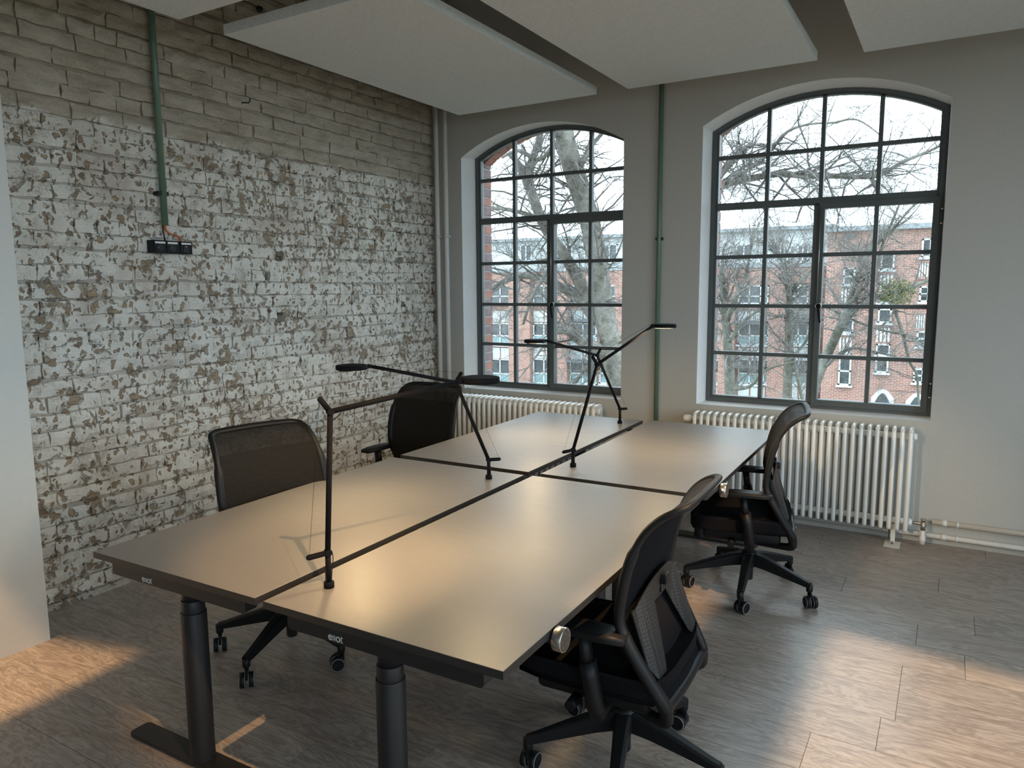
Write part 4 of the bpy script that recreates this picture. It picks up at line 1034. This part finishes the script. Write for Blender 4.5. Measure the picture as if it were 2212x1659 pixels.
bL = thing('long_building', 'long brick and pale rendered apartment block with piers and balconies behind the trees', 'building', (-14, YLf, -6))
bL_off = Vector((14, -YLf, 6))
zt_ = aty(1400, 508, YLf).z; zb_ = aty(1400, 575, YLf).z
MB().box((-32, YLf + .0, -6), (xc - .03, YLf + 9, zb_)).build('wall', M['farbrick'], bL)
MB().box((-32, YLf + .9, zb_), (xc - .03, YLf + 9, zt_)).build('top_storey', M['farwhite'], bL)
MB().box((-32, YLf + .5, zt_), (xc - .03, YLf + 9, zt_ + .22)).build('roof_edge', M['fargrey'], bL)
MB().box((-32, YLf - .1, zb_ - .25), (xc - .03, YLf + .9, zb_ + .02)).build('cornice', M['fargrey'], bL)
# piers
for (u0, u1) in ((1106, 1152), (1204, 1232), (1334, 1352), (1558, 1592), (1664, 1700), (1752, 1772), (1020, 1058), (1440, 1470), (1500, 1530)):
    a = aty(u0, 700, YLf); b = aty(u1, 700, YLf)
    MB().box((a.x, YLf - .55, -6), (b.x, YLf, zb_ - .3)).build('pier', M['farbrick'], bL)
WB = [(1060, 1104), (1153, 1200), (1232, 1290), (1296, 1332), (1594, 1646), (1702, 1748), (1534, 1556), (1648, 1662)]
for (u0, u1) in WB:
    for (v0, v1, teal) in ((616, 657, False), (698, 744, True), (776, 828, True), (862, 900, True)):
        fwin(bL, u0, v0, u1, v1, YLf, 2 if u1 - u0 > 30 else 1, .42, teal)
    for (v0, v1) in ((672, 695), (752, 773), (836, 858)):
        x0, x1, z0, z1 = px_box(u0, v0, u1, v1, YLf); MB().box((x0, YLf - .05, z0), ((x0 + x1) / 2 - .06, YLf, z1)).build('render_panel', M['farwhite'], bL); MB().box(((x0 + x1) / 2 + .06, YLf - .05, z0), (x1, YLf, z1)).build('render_panel', M['farwhite'], bL)
for (u0, u1) in ((1125, 1150), (1212, 1238), (1300, 1335), (1590, 1625), (1722, 1748)): fwin(bL, u0, 527, u1, 566, YLf + .9, 2, 0)
for (u0, u1, v0, v1) in ((1582, 1650, 668, 694), (1582, 1650, 766, 790), (1700, 1760, 664, 690), (1700, 1760, 764, 790), (1222, 1280, 668, 690), (1222, 1290, 755, 778)):
    x0, x1, z0, z1 = px_box(u0, v0, u1, v1, YLf - 1.2)
    q = MB(); q.box((x0, YLf - 1.2, z0 - .15), (x1, YLf, z0)); q.box((x0, YLf - 1.22, z1 - .05), (x1, YLf - 1.16, z1))
    k = x0
    while k < x1: q.box((k, YLf - 1.2, z0), (k + .03, YLf - 1.17, z1)); k += .13
    q.build('balcony', M['balcony'], bL)
place(bL, bL_off)

# ------------------------------------------------------------------ trees
class Tree:
    def __init__(s, seed): s.r = random.Random(seed); s.tw = MB(); s.br = []
    def grow(s, p, d, length, rad, depth, droop=.0):
        r = s.r; n = 5 if depth > 0 else 4; pts = [p]; dd = d.normalized(); cur = p.copy(); step = length / n
        for i in range(n):
            dd = (dd + Vector((r.uniform(-1, 1), r.uniform(-1, 1), r.uniform(-1, 1))) * .30 + Vector((0, 0, droop))).normalized()
            cur = cur + dd * step; pts.append(cur.copy())
        rr = [rad * (1 - .75 * i / n) for i in range(n + 1)]
        s.tw.tube(pts, rr, 5 if rad > .02 else 3, cap=False, smooth=rad > .02)
        if depth <= 0: return
        nb = {3: 5, 2: 5, 1: 4}[depth]
        for k in range(nb):
            i = r.randint(1, n); q = pts[i]
            ax = Vector((r.uniform(-1, 1), r.uniform(-1, 1), r.uniform(-.7, .9))).normalized()
            nd = (pts[i] - pts[i - 1]).normalized() * .75 + ax * .85
            s.grow(q, nd, length * r.uniform(.42, .68), max(rr[i] * .6, .0035), depth - 1, droop)
def limb_pts(pl, Y, jit=0.0, rnd=None):
    out = []
    for i, (u, v, w_) in enumerate(pl):
        yy = Y + (rnd.uniform(-jit, jit) if rnd and 0 < i else 0)
        p = aty(u, v, yy); depth = proj(p)[2]; out.append((p.x, p.y, p.z, w_ / 2 / FPX * depth))
    return spl(out, 4)
def make_tree(name, label, Y, limbs, seed, barkm, per=1.0, dlen=1.0, depth=3, droop=0, group=None, roots=None):
    tr = Tree(seed); base = limb_pts(limbs[0], Y)[0]
    t = thing(name, label, 'tree', (base[0], base[1], -6), 0, group); off = Vector((-base[0], -base[1], 6))
    for li, pl in enumerate(limbs):
        P_ = limb_pts(pl, Y, .5, tr.r)
        if li == 0 and P_[0][2] > -5.9: P_ = [(P_[0][0] + .15, P_[0][1], -6.0, P_[0][3] * 1.25)] + P_
        q = MB(); q.tube([(p[0], p[1], p[2]) for p in P_], [p[3] for p in P_], 12 if P_[0][3] > .06 else 8); q.build('trunk' if li == 0 else 'limb', barkm, t, off)
        tot = sum((Vector(P_[i + 1][:3]) - Vector(P_[i][:3])).length for i in range(len(P_) - 1))
        nb = int(tot * per) + 2
        for k in range(nb):
            i = tr.r.randint(1 if li else len(P_) // 3, len(P_) - 1); p = Vector(P_[i][:3])
            along = (Vector(P_[i][:3]) - Vector(P_[i - 1][:3])).normalized()
            d = along * .5 + Vector((tr.r.uniform(-1, 1), tr.r.uniform(-1, 1), tr.r.uniform(-.6, 1))).normalized()
            tr.grow(p, d, dlen * tr.r.uniform(.5, 1.1), min(.028, P_[i][3] * .45), depth if tr.r.random() < .6 else depth - 1, droop)
    tw = tr.tw.build('twigs', M['twig'], t, off); tw['kind'] = 'stuff'
    return t
make_tree('plane_tree', 'big pale barked bare plane tree filling the left window', 13.0, [
    [(1350, 900, 52), (1322, 760, 46), (1302, 650, 44), (1290, 560, 44), (1272, 470, 44), (1250, 400, 46), (1228, 330, 44), (1215, 270, 40), (1200, 190, 34)],
    [(1276, 660, 34), (1248, 600, 28), (1215, 545, 24), (1182, 500, 23), (1160, 450, 22), (1142, 400, 22), (1124, 360, 15), (1100, 330, 11)],
    [(1142, 395, 16), (1150, 345, 16), (1165, 300, 15), (1170, 240, 12)],
    [(1290, 700, 24), (1262, 655, 26), (1232, 632, 22), (1195, 612, 16), (1160, 598, 15), (1120, 597, 14), (1080, 612, 12), (1045, 640, 11)],
    [(1320, 790, 26), (1290, 752, 26), (1255, 738, 22), (1225, 712, 22), (1190, 720, 12)],
    [(1160, 470, 12), (1110, 455, 9), (1060, 448, 8)],
    [(1245, 390, 18), (1262, 340, 12), (1290, 300, 9), (1330, 260, 7)],
    [(1180, 590, 9), (1150, 640, 8), (1130, 700, 6)],
    [(1200, 310, 12), (1165, 345, 10), (1120, 325, 9), (1085, 340, 6)],
    [(1330, 760, 16), (1300, 780, 9), (1262, 800, 7), (1225, 860, 6)],
], 3, M['bark'], 4.0, 1.7, 3, -.02)
make_tree('plane_tree', 'bare plane tree reaching a long level bough across the upper right window', 14.5, [
    [(1490, 900, 40), (1492, 700, 38), (1500, 520, 36), (1515, 430, 30), (1550, 405, 18), (1600, 390, 15), (1680, 376, 14), (1740, 380, 13), (1800, 380, 12), (1850, 382, 11), (1900, 378, 10), (1950, 350, 8), (2010, 325, 6), (2060, 300, 5)],
    [(1515, 430, 22), (1560, 372, 16), (1605, 325, 14), (1612, 318, 8), (1650, 312, 5), (1700, 330, 3)],
    [(1515, 440, 12), (1560, 405, 9), (1610, 370, 8), (1660, 330, 8), (1700, 285, 7), (1750, 268, 5), (1800, 265, 5), (1850, 258, 4), (1900, 290, 3)],
    [(1880, 380, 9), (1892, 405, 8), (1900, 430, 5)],
    [(1790, 380, 6), (1740, 430, 5), (1720, 480, 3)],
], 11, M['bark'], 4.2, 1.7, 3, -.03)
make_tree('young_tree', 'slim grey tree in the lower left of the right window', 19.0, [
    [(1580, 930, 26), (1577, 850, 24), (1575, 780, 22), (1570, 720, 19), (1566, 670, 16), (1560, 600, 9), (1562, 540, 6)],
    [(1572, 690, 12), (1590, 640, 11), (1610, 600, 8), (1622, 540, 5), (1640, 480, 3)],
    [(1574, 740, 9), (1600, 700, 7), (1640, 670, 5), (1690, 650, 3)],
    [(1576, 840, 9), (1620, 835, 7), (1655, 800, 5), (1720, 780, 3)],
], 5, M['bark2'], 5, 1.3, 3, .06, 'slim grey bark trees')
make_tree('young_tree', 'forked grey tree left of the mullion in the right window', 21.0, [
    [(1702, 930, 22), (1700, 860, 20), (1704, 780, 17), (1706, 720, 15), (1706, 650, 14), (1700, 612, 11), (1690, 570, 8), (1675, 530, 5)],
    [(1706, 640, 10), (1722, 612, 9), (1748, 590, 7), (1780, 560, 4)],
    [(1702, 780, 7), (1740, 740, 6), (1760, 700, 4)],
    [(1745, 900, 8), (1730, 850, 7), (1700, 700, 7), (1690, 680, 5)],
], 6, M['bark2'], 5, 1.3, 3, .05, 'slim grey bark trees')
make_tree('leaning_tree', 'leaning grey tree carrying a mistletoe ball in the right window', 24.0, [
    [(1735, 930, 22), (1762, 830, 20), (1790, 760, 20), (1815, 705, 19), (1835, 650, 12), (1855, 590, 11), (1880, 540, 9), (1925, 500, 7), (1950, 470, 5), (1985, 430, 4)],
    [(1815, 710, 13), (1845, 670, 10), (1875, 655, 9), (1905, 640, 9), (1950, 628, 8), (1990, 612, 7), (2040, 590, 6)],
    [(1830, 660, 9), (1850, 640, 8), (1880, 600, 7), (1910, 520, 6), (1935, 460, 5), (1960, 400, 3)],
    [(1775, 800, 8), (1830, 755, 6), (1880, 758, 5), (1950, 775, 4)],
    [(1930, 660, 7), (1950, 720, 7), (1965, 780, 6), (1982, 820, 5), (1984, 930, 5)],
    [(1760, 650, 5), (1840, 690, 5), (1900, 712, 5), (1960, 725, 4), (2010, 760, 3)],
], 8, M['bark2'], 4.5, 1.5, 3, .03)
# mistletoe
mr = random.Random(4); q = MB(); mc = aty(1935, 633, 23.8)
for k in range(1500):
    a = Vector((mr.gauss(0, 1), mr.gauss(0, 1), mr.gauss(0, 1))).normalized() * mr.random() ** .45 * .47; a.x *= 1.15
    n_ = Vector((mr.gauss(0, 1), mr.gauss(0, 1), mr.gauss(0, 1))).normalized(); u_ = n_.orthogonal().normalized(); v_ = n_.cross(u_)
    p = mc + a; q.add([p + u_ * .05, p + v_ * .014, p - u_ * .05, p - v_ * .014], [(0, 1, 2, 3)])
mt = tag(q.build('mistletoe', M['leaf'], None), 'yellow green mistletoe ball in the leaning tree', 'mistletoe'); mt['kind'] = 'stuff'
print('objects', len(bpy.data.objects), 'tris', sum(len(m.polygons) for m in bpy.data.meshes))
